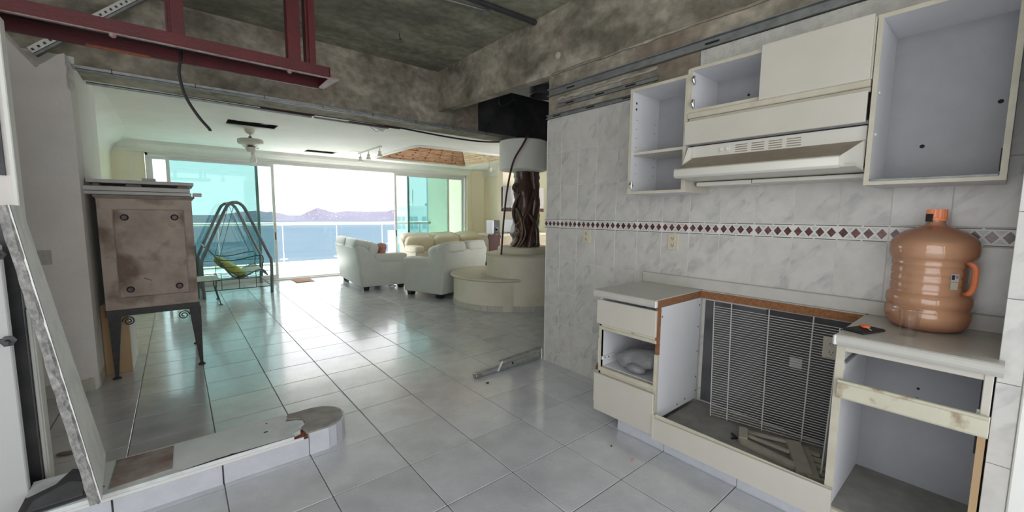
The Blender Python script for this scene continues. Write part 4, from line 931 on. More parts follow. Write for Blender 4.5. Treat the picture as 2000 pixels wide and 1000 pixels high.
# duct in the dark void behind the beam
du = thing('duct_collar', 'black round duct collar on sheet metal in the void beyond the beam', 'duct', (2.3, 1.0, 2.8))
MB().box(1.96, 2.75, .45, 1.28, 2.83, 2.85, bev=.003).build('sheet_plate', 'galv', du)
MB().lathe([(.17, 2.845), (.17, 2.755), (.165, 2.75), (.160, 2.755), (.160, 2.84)], (2.30, .92, 0), 28).build('collar', 'dark_steel', du, smooth=True)
MB().tube(smooth_pts([(1.97, 1.28, 2.83), (2.0, 1.36, 2.72), (2.08, 1.38, 2.70), (2.2, 1.33, 2.78)]), .005, 6).build('loose_wire', 'black_cable', du)

# low broken kerb in the foreground
cb = thing('broken_kerb', 'low tiled kerb left from a demolished wall with broken plaster top and rounded end', 'kerb', (-1.0, .2, 0))
F, K = .047, .372; R = (K-F)/2; cxk, cyk = -.345, (F+K)/2
MB().box(-1.558, -.42, F+.005, K-.004, 0, .118).build('brick_core', 'brick_red', cb)
arc = [(cxk+(R-.004)*math.cos(a), cyk+(R-.004)*math.sin(a)) for a in [(-PI/2+PI*k/16) for k in range(17)]]
m = MB(); m.prism([(-.425, F+.004)]+arc+[(-.47, K-.004), (-.50, K-.06), (-.425, K-.10), (-.405, K-.17), (-.44, K-.22), (-.43, F+.06)], 0, .139, 'z'); m.build('concrete_end', 'curb_concrete', cb)
top = [(-1.558, F-.006), (-.50, F-.006), (-.50, F+.03), (-.455, F+.05), (-.46, F+.09), (-.42, F+.115), (-.415, F+.17), (-.445, F+.20), (-.505, F+.22), (-.485, F+.27), (-.49, K-.03), (-.525, K+.004), (-1.558, K+.004)]
MB().prism(top, .117, .142, 'z', bev=.002).build('plaster_top', 'kerb_plaster', cb)
MB().prism([(-1.275, F+.03), (-1.045, F+.045), (-1.04, K-.02), (-1.27, K-.01)], .140, .1445, 'z').build('bare_patch', 'patch_brown', cb)
MB().box(-1.558, -.45, F-.012, F-.002, .108, .124, bev=.002).build('edge_strip', 'listello_white', cb)
for x0, x1 in ((-1.558, -1.265), (-1.26, -.845), (-.84, -.424)): MB().box(x0+.001, x1-.001, F-.009, F+.003, 0, .107, bev=.0015).build('riser_tile', 'riser_tile', cb)
MB().box(-.421, cxk+.035, F-.009, F+.003, 0, .136, bev=.0015).build('riser_tile', 'riser_tile', cb)
for k in range(9):
    a0 = -PI/2+.21+k*.315; a1 = a0+.30
    q = [(cxk+r*math.cos(a), cyk+r*math.sin(a)) for r, a in ((R-.003, a0), (R+.009, a0), (R+.009, a1), (R-.003, a1))]
    MB().prism(q, 0, .134, 'z').build('riser_tile', 'riser_tile', cb)
m = MB()
for x, y, s in ((-.62, .20, .012), (-.60, .31, .006), (-.80, .055, .012), (-1.30, .12, .010)): m.superbox((x, y, .143), (s*2, s*1.2, .004), e=.8, nu=5, nv=8)
m.build('chip', 'stone_dark', cb)['kind'] = 'stuff'
MB().prism([(-1.02, F-.003), (-.85, F-.001), (-.70, F-.002), (-.50, F-.003), (-.70, F+.004), (-.78, F+.010), (-.86, F+.011), (-.95, F+.004)], .140, .1432, 'z').build('crack', 'stone_dark', cb)

# granite slab leaning at the left
gs = thing('granite_slab', 'pale rough-edged granite slab leaning diagonally at the far left', 'stone slab', (-1.35, .2, 0))
n0, f0 = Vector((-1.285, -.03, .150)), Vector((-1.318, .455, .150))
n1, f1 = Vector((-1.452, -.03, 1.458)), Vector((-1.513, .455, 1.458))
nrm = (n1-n0).cross(f0-n0).normalized(); nrm = nrm if nrm.x < 0 else -nrm; th = nrm*.030
m = MB(); N = 30; rr = random.Random(2); V = []
MB().hexa([n0, f0, f0+th*.6, n0+th*.6, n1, f1, f1+th*.6, n1+th*.6]).build('slab_face', 'granite_face', gs)
rows = []
for k in range(N+1):
    a = n0.lerp(n1, k/N); j = [rr.uniform(-.006, .006) for _ in range(6)]
    ax = (f0-n0).normalized()
    rows.append([m.b.verts.new(a+th*(s/4)*1.25+ax*(.004+(-.010-j[s] if 0 < s < 4 else 0))+nrm*(j[s]*.4 if s else 0)) for s in range(5)]+[m.b.verts.new(a+th*1.2+ax*.06), m.b.verts.new(a+ax*.05+th*.1)])
for A_, B_ in zip(rows, rows[1:]):
    for s in range(7): m.b.faces.new((A_[s], A_[(s+1) % 7], B_[(s+1) % 7], B_[s]))
m.b.faces.new(rows[0]); m.b.faces.new(rows[-1][::-1])
m.build('rough_edge', 'granite_edge', gs)

# dark steel post with hinged white leaf
dpst = thing('steel_post', 'dark steel door post standing behind the leaning granite slab', 'post', (-1.6, .5, 0))
MB().box(-1.70, -1.547, .46, .515, 0, 1.40, bev=.004).build('post_face', 'dark_steel', dpst)
wd_ = thing('white_leaf', 'white door leaf with black bolt hinges cut by the left picture edge', 'door', (-1.8, .36, 0))
MB().box(-2.3, -1.560, .30, .34, .0, 1.285, bev=.004).build('leaf', 'door_white', wd_)
for z in (1.245, .86):
    h = MB().box(-1.70, -1.545, .285, .30, z-.010, z+.010, bev=.002).build('hinge_strap', 'dark_steel', wd_)
    MB().lathe([(.024, 0), (.024, -.02), (.012, -.022)], (-1.562, .29, z), 6, 'y').build('hinge_nut', 'dark_steel', h)
    MB().lathe([(.010, 0), (.010, -.05)], (-1.562, .285, z), 8, 'y').build('hinge_bolt', 'dark_steel', h)
dj = solid('door_jamb', MB().box(-1.546, -1.534, .50, .521, 0, .96, bev=.003), 'plaster', 'narrow white jamb strip beside the dark steel post', 'jamb')
db = thing('tar_sheet', 'torn black sheet lying on the kerb end under the granite slab', 'sheet', (-1.5, .2, .14))
m = MB(); m.prism([(-1.555, F), (-1.33, F+.02), (-1.35, F+.20), (-1.37, K-.03), (-1.43, K+.02), (-1.47, K-.10), (-1.55, K-.16), (-1.555, K-.14)], .142, .148, 'z'); m.build('torn_sheet', 'shade_sheet_black', db)
MB().prism([(-1.53, F+.03), (-1.36, F+.04), (-1.37, F+.16), (-1.42, F+.21), (-1.52, F+.12)], .148, .152, 'z').build('sheet_flap', 'cavity_dark', db)

# pieces on the floor
m = MB(); m.superbox((-1.545, .95, .006), (.085, .045, .012), e=.8, nu=6, nv=14, M=Matrix.Rotation(-.4, 3, 'Z')); solid('floor_chip', m, 'concrete', 'grey flat chip on the tiles behind the kerb at left', 'debris', smooth=True)
m = MB(); m.superbox((1.013, .219, .006), (.032, .018, .012), e=.9, nu=5, nv=8); solid('pebble', m, 'stone_dark', 'small black pebble in front of the metal scrap', 'debris')
m = MB(); m.superbox((1.033, -1.2, .006), (.018, .012, .012), e=.9, nu=5, nv=8); solid('red_chip', m, 'cushion_pink', 'tiny reddish chip on the tiles before the drawer cabinet', 'debris')
m = MB(); m.superbox((1.06, -1.03, .004), (.014, .010, .008), e=.9, nu=5, nv=8); solid('black_chip', m, 'stone_dark', 'tiny black chip near the cabinet plinth', 'debris')
sp_ = thing('metal_scrap', 'bent galvanised light fixture lying on the floor at the wall end', 'light fixture', (1.4, .36, 0))
A, Bv = Vector((1.0, .385, 0)), Vector((1.775, .385, 0))
m = MB(); m.prism([(1.0, .003), (.995, .022), (1.01, .035), (1.10, .042), (1.77, .075), (1.775, .012)], .36, .415, 'y', bev=.006); m.build('fixture_body', 'galv', sp_, smooth=True)
MB().box(.990, 1.06, .355, .42, .004, .036, bev=.008, seg=2).build('end_cap', 'chrome', sp_, smooth=True)
m = MB(); m.hexa([(1.28, .372, .082), (1.775, .352, .112), (1.775, .40, .112), (1.28, .40, .082), (1.28, .372, .092), (1.775, .352, .122), (1.775, .40, .122), (1.28, .40, .092)]); m.build('upper_rail', 'steel_track', sp_)
MB().hexa([(1.225, .352, .012), (1.24, .352, .012), (1.24, .362, .012), (1.225, .362, .012), (1.272, .352, .095), (1.288, .352, .095), (1.288, .362, .095), (1.272, .362, .095)]).build('bracket', 'slotted_metal', sp_)
MB().box(1.762, 1.772, .340, .352, .01, .118, bev=.002).build('bracket', 'slotted_metal', sp_)
MB().box(1.40, 1.412, .353, .361, .04, .06).build('screw_slot', 'dark_hole', sp_)

# old oven on iron legs
ov = thing('old_oven', 'old rusty enamel oven box on splayed iron legs beside the broken pier', 'oven', (-1.14, 2.6, 0))
MB().box(-1.452, -.838, 2.25, 3.10, .605, 1.552, bev=.008).build('body', 'rust_cabinet', ov)
m = MB(); m.box(-1.47, -.815, 2.235, 3.12, 1.552, 1.572, bev=.004); m.box(-1.46, -.825, 2.242, 3.11, 1.54, 1.556, bev=.003); m.build('cornice', 'rust_trim', ov)
m = MB(); sheet(m, -1.452, -.838, .605, 1.54, 0, .012, [(-1.365, -.895, .70, 1.455)])
for v in m.b.verts: v.co = Vector((v.co.x, 2.250-v.co.z, v.co.y))
m.build('front_frame', 'rust_cabinet', ov)
pn = MB().box(-1.358, -.902, 2.243, 2.252, .707, 1.448, bev=.002).build('front_panel', 'rust_cabinet', ov)
for x, z in ((-1.29, 1.385), (-.965, 1.385), (-1.29, .77), (-.965, .77)):
    MB().lathe([(.027, 0), (.027, -.008), (.018, -.014), (.0, -.013)], (x, 2.243, z), 16, 'y').build('stud', 'knob_brown', pn, smooth=True)
m = MB(); m.hexa([(-1.20, 2.241, .86), (-1.15, 2.241, .835), (-1.15, 2.244, .832), (-1.20, 2.244, .855), (-1.20, 2.241, .863), (-1.15, 2.241, .838), (-1.15, 2.244, .838), (-1.20, 2.244, .863)]); m.build('scratch', 'knob_brown', pn)
MB().box(-1.46, -.832, 2.245, 3.11, .545, .607, bev=.003).build('apron', 'iron', ov)
for x, y, sx1 in ((-1.405, 2.275, -1), (-.865, 2.265, 1), (-1.405, 3.06, -1), (-.875, 3.06, 1)):
    xo = x+sx1*.02
    lg = MB().hexa([(xo-.012, y-.012, .02), (xo+.012, y-.012, .02), (xo+.012, y+.012, .02), (xo-.012, y+.012, .02), (x-.042, y-.03, .56), (x+.042, y-.03, .56), (x+.042, y+.03, .56), (x-.042, y+.03, .56)]).build('leg', 'iron', ov)
    MB().lathe([(.030, 0), (.028, .010), (.012, .022), (.012, .04)], (xo, y, 0), 14).build('foot_disc', 'iron', lg, smooth=True)
    if y < 2.5:
        dirx = -sx1; P = []
        for k in range(26):
            a = k/25*3.6*PI; r = .042*(1-k/25*.78); P.append((x+dirx*(.085)+dirx*r*math.cos(a)*-1, y-.02, .495+r*math.sin(a)))
        MB().tube(P, .005, 6).build('scroll', 'iron', lg, smooth=True)
# loose boards stacked on the oven
def board(label, x0, x1, y0, y1, z0, z1, mat='slab_stone', rot=0.0):
    return solid('stone_board', B(x0, x1, y0, y1, z0, z1, bev=.004, rot=Matrix.Rotation(rot, 4, 'Y')), mat, label, 'board', group='boards stacked on the old oven')
board('lowest grey board lying on top of the old oven', -1.515, -.835, 2.22, 3.0, 1.574, 1.602)
board('second grey board of the stack on the old oven, with rounded front', -1.515, -.845, 2.20, 2.98, 1.604, 1.640)
board('topmost thin grey board of the stack on the old oven', -1.50, -.815, 2.24, 2.9, 1.668, 1.696)
for x0, x1, lb in ((-1.27, -1.17, 'grey spacer block between the upper boards on the oven, middle one'), (-.93, -.86, 'grey spacer block under the right end of the topmost board'), (-1.47, -1.43, 'grey spacer block under the left end of the topmost board')):
    solid('spacer_block', B(x0, x1, 2.3, 2.42, 1.641, 1.667, bev=.003), 'rust_trim', lb, 'block', group='spacer blocks on the old oven')
solid('small_block', B(-1.165, -1.075, 2.30, 2.42, 1.697, 1.722, bev=.003), 'slab_stone', 'small grey block on the topmost board of the oven stack', 'block')
solid('corner_block', B(-.825, -.76, 2.26, 2.33, 1.573, 1.605, bev=.004), 'slab_stone', 'small grey block sticking out past the right oven corner', 'block')
wb = thing('wooden_box', 'tan wooden box with white side standing behind the oven legs', 'box', (-1.42, 2.7, 0))
MB().box(-1.508, -1.335, 2.43, 2.445, .0, .62, bev=.002).build('front_panel', 'tan_board', wb); MB().box(-1.508, -1.332, 2.446, 2.98, .0, .61, bev=.003).build('body', 'plaster', wb)

solid('void_shade_panel', MB().box(2.42, 4.29, 2.372, 2.388, 2.60, 3.265), 'dark_steel', 'matt black panel added as shade in the void right of the beam crossing', 'panel')  # black panel stands in for the shade inside the ceiling void
MB().box(-1.556, -.43, F-.001, F+.0035, 0, .112).build('tile_bed', 'dark_steel', cb)

sw_ = thing('switch_plate', 'pale blank switch plate on the broken pier beside the leaning slab', 'switch', (-1.732, 2.08, 1.086))
MB().box(-1.767, -1.697, 2.072, 2.081, 1.031, 1.141, bev=.003).build('plate', 'plaster_edge', sw_)

# ================================================================== KITCHEN
XF = 1.456                                 # front plane of the wall cabinets
def carcass(t, x0, x1, y0, y1, z0, z1, th=.018, back=True, bandw=.002):
    # y0 > y1 ; open towards -x, edge band strips on the front
    P = {}
    P['side_panel'] = MB().box(x0, x1, y0-th, y0, z0, z1, bev=.001).build('side_panel', 'laminate_lit', t)
    P['side2'] = MB().box(x0, x1, y1, y1+th, z0, z1, bev=.001).build('side_panel', 'laminate_lit', t)
    MB().box(x0, x1, y1+th, y0-th, z1-th, z1, bev=.001).build('top_panel', 'laminate_lit', t)
    MB().box(x0, x1, y1+th, y0-th, z0, z0+th, bev=.001).build('bottom_panel', 'laminate_lit', t)
    if back: MB().box(x1-.008, x1-.002, y1+th, y0-th, z0+th, z1-th).build('back_panel', 'laminate_shade', t)
    m = MB(); e = bandw
    m.box(x0-e, x0, y0-th, y0, z0, z1); m.box(x0-e, x0, y1, y1+th, z0, z1); m.box(x0-e, x0, y1+th, y0-th, z1-th, z1); m.box(x0-e, x0, y1+th, y0-th, z0, z0+th)
    m.build('edge_band', 'edge_band', t)
def holes(t, pts, r=.006, axis='x', name='screw_hole'):
    if len(pts) < 9:
        for p in pts: MB().lathe([(r, -.0012), (r, .0012)], p, 10, axis).build(name, 'dark_hole', t)
        return
    m = MB()
    for p in pts: m.lathe([(r, -.0012), (r, .0012)], p, 10, axis)
    m.build(name, 'dark_hole', t)['kind'] = 'stuff'
def hinge(t, x, y, z, d=-1):
    h = MB().box(x-.012, x+.030, y+d*.004, y, z-.008, z+.008, bev=.002).build('hinge', 'chrome', t)
    m = MB(); m.box(x+.004, x+.016, y+d*.010, y, z-.026, z+.026, bev=.003); m.tube([(x-.012, y+d*.012, z-.018), (x-.022, y+d*.010, z), (x-.012, y+d*.012, z+.018)], .006, 6); m.build('hinge_cup', 'chrome', h)

# open wall cabinet, left
c = thing('wall_cabinet', 'tall open white wall cabinet with one shelf, left of the range hood', 'cabinet', (1.62, -1.0, 1.58), group='white wall cabinets')
carcass(c, XF, WX-.001, -.803, -1.207, 1.58, 2.275)
MB().box(XF+.02, WX-.012, -1.189, -.821, 1.842, 1.860, bev=.001).build('shelf', 'laminate', c)
MB().box(XF, WX, -1.212, -1.206, 1.58, 1.66, bev=.001).build('side_cover', 'laminate', c)
holes(c, [(1.50, -.8215, 2.19), (1.50, -.8215, 2.15)], .008, 'y'); holes(c, [(1.51, -.8215, 2.08-.06*k) for k in range(7)]+[(1.73, -.8215, 2.08-.06*k) for k in range(7)], .003, 'y')
hinge(c, XF+.002, -.822, 1.64)
# centre wall cabinet over the hood: open left half, door on the right half
c = thing('wall_cabinet', 'low white wall cabinet above the range hood with one door missing', 'cabinet', (1.62, -1.63, 1.85), group='white wall cabinets')
carcass(c, XF, WX-.001, -1.211, -2.052, 2.045, 2.305)
MB().box(XF+.01, WX-.01, -1.62, -1.604, 2.063, 2.287).build('divider', 'laminate_lit', c)
MB().box(XF-.012, XF+.02, -2.05, -1.213, 2.012, 2.045, bev=.004).build('finger_rail', 'edge_band', c)
MB().box(XF+.008, XF+.02, -2.05, -1.213, 1.992, 2.014, bev=.002).build('finger_rail', 'edge_band', c)
MB().box(XF-.022, XF-.003, -2.047, -1.602, 2.040, 2.318, bev=.003).build('door', 'laminate', c)
MB().box(XF-.022, XF-.003, -2.046, -1.205, 1.858, 1.995, bev=.003).build('lower_flap', 'laminate', c)
MB().box(XF+.02, WX, -2.05, -1.213, 1.856, 1.872).build('hood_shelf', 'laminate_shade', c)
for z in (2.235, 2.10): hinge(c, XF+.002, -1.230, z)
holes(c, [(WX-.009, -1.42, 2.17)], .008)
MB().box(XF-.004, XF-.001, -1.213, -1.203, 2.0, 2.30).build('hinge_strip', 'edge_band', c)
# big open wall cabinet, right
c = thing('wall_cabinet', 'large open white wall cabinet at the right above the water jug', 'cabinet', (1.62, -2.26, 1.58), group='white wall cabinets')
carcass(c, XF, WX-.001, -2.056, -2.470, 1.58, 2.31)
holes(c, [(WX-.009, -2.20, 1.77), (WX-.009, -2.425, 1.93)], .009)
MB().box(XF-.003, XF+.02, -2.45, -2.076, 1.594, 1.606, bev=.002).build('metal_strip', 'steel_track', c)
MB().box(XF+.0, XF+.10, -2.454, -2.448, 1.62, 1.70).build('burn_mark', 'stone_dark', c)
for z in (1.98, 1.80): MB().box(XF+.03, XF+.05, -2.080, -2.073, z, z+.012, bev=.002).build('shelf_pin', 'listello_white', c)
holes(c, [(XF-.0025, -2.064, 2.235), (XF-.0025, -2.064, 1.672)], .009, name='filler_plug') if False else None

# range hood
h = thing('range_hood', 'cream range hood with brown visor and vent slots under the centre wall cabinet', 'range hood', (1.55, -1.64, 1.65))
Y0, Y1 = -1.222, -2.052
MB().box(1.478, WX, Y1+.004, Y0-.012, 1.775, 1.850, bev=.002).build('body', 'cream_metal', h)
MB().hexa([(1.318, Y1+.058, 1.698), (1.478, Y1+.004, 1.770), (1.478, Y0-.02, 1.770), (1.318, Y0-.02, 1.698), (1.306, Y1+.060, 1.704), (1.478, Y1+.004, 1.784), (1.478, Y0-.02, 1.784), (1.306, Y0-.02, 1.704)]).build('visor', 'hood_brown', h)
MB().prism([(1.302, 1.664), (1.302, 1.700), (1.312, 1.708), (1.33, 1.708), (1.34, 1.655), (1.318, 1.652)], Y1+.058, Y0, 'y', bev=.003).build('front_lip', 'cream_metal', h, smooth=True)
MB().prism([(1.316, 1.656), (1.786, 1.640), (1.786, 1.648), (1.33, 1.668)], Y1+.004, Y0, 'y').build('underside', 'cream_metal', h)
MB().hexa([(1.303, Y1+.058, 1.662), (1.46, Y1+.002, 1.650), (1.46, Y1+.008, 1.650), (1.32, Y1+.066, 1.662), (1.303, Y1+.058, 1.702), (1.478, Y1+.002, 1.788), (1.478, Y1+.008, 1.788), (1.32, Y1+.066, 1.702)]).build('end_flare', 'cream_metal', h)
MB().hexa([(1.44, Y0-.022, 1.757), (1.478, Y0-.022, 1.772), (1.478, Y0, 1.772), (1.40, Y0, 1.74), (1.468, Y0-.022, 1.845), (1.478, Y0-.022, 1.850), (1.478, Y0, 1.850), (1.455, Y0, 1.845)]).build('end_flare', 'cream_metal', h)
for g in range(4):
    y = -1.485-g*.083
    for k in range(4): MB().box(1.4765, 1.480, y-.062, y, 1.792+k*.012, 1.7965+k*.012).build('vent_slot', 'hood_brown', h)
for y in (-1.395, -1.428):
    s = MB().box(1.476, 1.480, y-.028, y, 1.795, 1.835, bev=.001).build('switch_plate', 'cream_metal', h); MB().box(1.468, 1.478, y-.022, y-.006, 1.805, 1.826, bev=.003).build('rocker', 'listello_white', s)
MB().box(1.56, 1.785, -1.545, Y0-.01, 1.618, 1.642, bev=.003).build('filter_cover', 'cream_metal', h); MB().box(1.56, 1.785, Y1+.01, -1.550, 1.622, 1.642, bev=.003).build('filter_cover', 'cream_metal', h)

# outlets on the tiles
for y, z, lb in ((-.178, 1.252, 'beige double wall outlet nearer the free end of the tiled wall'), (-.975, 1.250, 'beige double wall outlet above the drawer cabinet'), (-1.93, .72, 'beige wall outlet behind the wire rack in the cooker gap')):
    t = thing('wall_outlet', lb, 'outlet', (WX, y, z), group='beige wall outlets')
    MB().box(WX-.009, WX+.002, y-.041, y+.041, z-.058, z+.058, bev=.003).build('plate', 'beige_plastic', t)
    for dz in (.024, -.024):
        s = MB().box(WX-.0125, WX-.008, y-.018, y+.018, z+dz-.016, z+dz+.016, bev=.002).build('socket', 'beige_plastic', t)
        m = MB(); m.box(WX-.0135, WX-.012, y-.009, y-.006, z+dz-.004, z+dz+.008); m.box(WX-.0135, WX-.012, y+.006, y+.009, z+dz-.004, z+dz+.008); m.box(WX-.0135, WX-.012, y-.003, y+.003, z+dz-.011, z+dz-.006); m.build('slot', 'dark_hole', s)

# worktop with cut-out for the cooker, upstand, brown raw edges
XC = 1.185; ZT = .94
wt = thing('worktop', 'grey beige worktop with a cooker cut-out and raw brown edges', 'worktop', (1.5, -1.6, ZT))
prof = [(XC+.004, ZT-.040), (XC, ZT-.030), (XC, ZT-.012), (XC+.004, ZT-.004), (XC+.012, ZT), (1.776, ZT), (1.776, ZT-.038), (1.24, ZT-.038), (1.235, ZT-.048), (XC+.01, ZT-.048)]
MB().prism(prof, -1.212, -.752, 'y').build('left_top', 'counter', wt)
MB().prism(prof, -2.522, -2.062, 'y').build('right_top', 'counter', wt)
MB().box(1.742, 1.776, -2.07, -1.205, ZT-.036, ZT).build('back_strip', 'counter', wt)
MB().box(1.762, 1.784, -2.522, -.752, ZT-.002, 1.012, bev=.004).build('upstand', 'counter', wt)
MB().box(XC+.02, 1.742, -1.2155, -1.212, ZT-.046, ZT-.006).build('raw_edge', 'particle_board', wt)
MB().box(1.736, 1.742, -2.062, -1.212, ZT-.050, ZT-.004).build('raw_edge', 'particle_board', wt)
MB().box(1.20, 1.742, -2.062, -2.0585, ZT-.046, ZT-.006).build('raw_edge', 'particle_board', wt)
for y in (-1.214, -2.06): MB().box(XC-.003, XC+.022, y-.005, y+.008, ZT-.047, ZT-.003, bev=.005).build('end_clip', 'listello_white', wt)

# drawer cabinet, left
XD = 1.232
c = thing('drawer_cabinet', 'white base cabinet with drawers at the left end of the worktop, middle drawer missing', 'cabinet', (1.5, -1.0, 0))
MB().box(XD, WX-.02, -.795, -.777, .10, .892, bev=.001).build('side_panel', 'laminate_lit', c)
sp2 = MB().box(XD+.02, 1.752, -1.212, -1.196, .185, .888, bev=.001).build('side_panel', 'laminate_lit', c)
holes(c, [(1.27, -1.2125, .83), (1.735, -1.2125, .84), (1.73, -1.2125, .69), (1.735, -1.2125, .52), (1.735, -1.2125, .34), (1.60, -1.2125, .22), (1.50, -1.2125, .21), (1.74, -1.2125, .24)], .005, 'y')
MB().box(XD-.004, XD+.022, -1.214, -1.194, .10, .60, bev=.001).build('front_stile', 'edge_band', c)
MB().prism([(-1.214, .892), (-1.192, .892), (-1.194, .72), (-1.200, .62), (-1.208, .55), (-1.214, .60)], XD-.003, XD+.022, 'x').build('torn_stile', 'particle_board', c)
MB().box(XD-.002, XD+.02, -.795, -.775, .36, .70).build('front_stile', 'edge_band', c)
MB().box(XD-.006, XD+.03, -1.205, -.777, .665, .688, bev=.003).build('finger_rail', 'edge_band', c)
MB().box(XD-.002, XD+.03, -1.205, -.777, .688, .706, bev=.002).build('finger_rail', 'rusty_cream', c)
MB().box(XD-.006, XD+.03, -1.205, -.777, .375, .405, bev=.003).build('finger_rail', 'edge_band', c)
MB().box(XD-.002, XD+.03, -1.205, -.777, .352, .376, bev=.002).build('finger_rail', 'edge_band', c)
MB().box(XD-.022, XD-.003, -1.206, -.766, .708, .872, bev=.003).build('drawer_front', 'laminate', c)
MB().box(XD-.026, XD-.007, -1.214, -.760, .098, .362, bev=.003, rot=Matrix.Rotation(math.radians(-1.5), 4, 'Y')).build('drawer_front', 'laminate', c)
MB().box(XD+.03, 1.74, -1.196, -.795, .395, .408).build('drawer_floor', 'laminate_lit', c)
MB().box(1.70, 1.712, -1.196, -.795, .40, .69).build('back_panel', 'laminate_shade', c)
MB().box(XD+.005, 1.64, -.806, -.795, .452, .476, bev=.002).build('drawer_runner', 'listello_white', c)
holes(c, [(XD+.03, -.8065, .466), (XD+.07, -.8065, .462)], .005, 'y')
MB().box(XD-.004, XD+.05, -.776, -.770, .42, .60, bev=.002).build('side_batten', 'edge_band', c)
m = MB(); m.superbox((1.42, -1.00, .485), (.26, .34, .135), e=.75, nu=20, nv=30, wr=.10, seed=4, M=Matrix.Rotation(.25, 3, 'Z') @ Matrix.Rotation(-.22, 3, 'X'))
pb = thing('plastic_bag', 'crumpled translucent plastic bag in the open drawer space', 'bag', (1.42, -1.0, .41)); m.build('bag_roll', 'bag_plastic', pb, smooth=True)
m = MB(); m.superbox((1.32, -1.02, .445), (.10, .13, .055), e=.9, nu=14, nv=18, wr=.2, seed=6); m.build('bag_fold', 'bag_plastic', pb, smooth=True)
oc = thing('cream_panel_piece', 'narrow cream board with broken brown top leaning left of the drawer cabinet', 'board', (1.48, -.64, 0))
MB().box(1.47, 1.49, -.762, -.545, .0, .255, bev=.002).build('board', 'laminate', oc); MB().prism([(-.762, .255), (-.545, .255), (-.56, .31), (-.64, .325), (-.70, .30), (-.762, .345)], 1.492, 1.51, 'x').build('broken_back', 'particle_board', oc)
MB().box(1.491, 1.512, -.762, -.55, 0, .256).build('back_board', 'particle_board', oc)

# cooker gap: floor, fascia, plinth tiles
c = thing('cooker_recess', 'empty cooker gap with dusty floor board and low white fascia', 'cabinet', (1.5, -1.63, 0))
MB().box(XD-.005, WX-.02, -2.058, -1.216, .150, .166).build('floor_board', 'cabinet_floor', c)
MB().hexa([(XD-.028, -2.092, .085), (XD-.028, -1.222, .085), (XD-.010, -1.222, .085), (XD-.010, -2.092, .085), (XD-.028, -2.092, .236), (XD-.028, -1.222, .216), (XD-.010, -1.222, .216), (XD-.010, -2.092, .236)]).build('fascia', 'laminate', c)
MB().box(XD-.012, XD-.008, -2.09, -1.224, .21, .238).build('fascia_edge', 'edge_band', c)
MB().prism([(-1.216, .085), (-1.224, .085), (-1.222, .225), (-1.214, .235)], XD-.032, XD-.01, 'x').build('fascia_end', 'laminate', c)
pln = thing('plinth', 'tiled plinth under the base cabinets', 'plinth', (1.27, -1.6, 0))
MB().box(1.275, 1.30, -2.53, -.925, 0, .10).build('plinth_bed', 'wall_grout', pln)
for a, b in ((-.925, -1.262), (-1.265, -1.682), (-1.685, -2.102), (-2.105, -2.52)): MB().box(1.266, 1.276, b, a, 0, .098, bev=.0015).build('plinth_tile', 'riser_tile', pln)
solid('plastic_stick', MB().tube([(1.425, -1.585, .170), (1.455, -1.60, .172), (1.475, -1.565, .174)], .007, 6), 'black_plastic', 'short black plastic stick on the cooker gap floor', 'stick', smooth=True)
# dusty bracket
bk_ = thing('plastic_bracket', 'dusty cream plastic bracket frame lying on the cooker gap floor', 'bracket', (1.47, -1.8, .166))
def bar2(a, b, wdt, h0, h1, name, mat='plastic_dusty'):
    a, b = Vector((*a, 0)), Vector((*b, 0)); dd = (b-a).normalized(); n_ = Vector((-dd.y, dd.x, 0))*wdt/2
    return MB().hexa([(p.x, p.y, h0) for p in (a-n_, b-n_, b+n_, a+n_)]+[(p.x, p.y, h1) for p in (a-n_, b-n_, b+n_, a+n_)]).build(name, mat, bk_)
bar2((1.545, -1.60), (1.425, -1.645), .042, .167, .205, 'end_bar'); bar2((1.425, -1.640), (1.375, -1.93), .030, .167, .198, 'front_bar')
bar2((1.50, -1.615), (1.50, -1.85), .016, .180, .194, 'inner_bar'); bar2((1.545, -1.60), (1.63, -1.83), .018, .172, .188, 'rear_bar')
bar2((1.62, -1.83), (1.345, -1.955), .065, .168, .200, 'wide_plate'); bar2((1.62, -1.875), (1.335, -2.0), .050, .168, .188, 'wide_plate')
for k in range(5): bar2((1.60-.06*k, -1.90-.026*k), (1.615-.06*k, -1.955-.026*k), .030, .168, .182, 'fin')
# wire rack
wk = thing('wire_rack', 'white wire shelf rack leaning upright in the cooker gap', 'wire rack', (1.55, -1.7, .17))
BL, TL, TR, BR = Vector((1.600, -1.385, .172)), Vector((1.728, -1.312, .872)), Vector((1.728, -1.985, .872)), Vector((1.715, -1.965, .172))
LIP = Vector((-.315, -.045, 0))
def W_(u, v): return BL.lerp(BR, u).lerp(TL.lerp(TR, u), v)
fn = (TL-BL).cross(BR-BL).normalized(); fn = fn if fn.x < 0 else -fn
for k in range(47):
    v = .012+k*.0208
    c0 = W_(1.0, v)
    MB().tube([W_(0, v), W_(.16, v)+Vector((0, 0, .0015)), W_(.97, v), c0+LIP*.04, c0+LIP*.5, c0+LIP+Vector((0, 0, .022))], .0022, 5).build('wire', 'wire_white', wk)
for u, e1 in ((0, 1.01), (.16, 1.025), (.475, 1.02), (.80, 1.025)):
    MB().tube([W_(u, 0)+fn*.0045, W_(u, e1)+fn*.0045], .0034, 6).build('cross_wire', 'wire_white', wk)
MB().tube([W_(1, 0)+LIP+Vector((0, 0, .02)), W_(1, 1.0)+LIP+Vector((0, 0, .045))], .0034, 6).build('cross_wire', 'wire_white', wk)
MB().tube([W_(1, 0)+LIP*.5, W_(1, 1.0)+LIP*.5], .0034, 6).build('cross_wire', 'wire_white', wk)
for k in range(1): MB().box(1.776, 1.781, -1.80, -1.74, .56, .62).build('torn_label', 'foam_grey', wr)
MB().box(1.781, 1.7855, -2.055, -1.60, .17, .875).build('gap_shade_dark', 'shade_sheet_black', wr)  # dark plate painting the shade at the back of the cooker gap
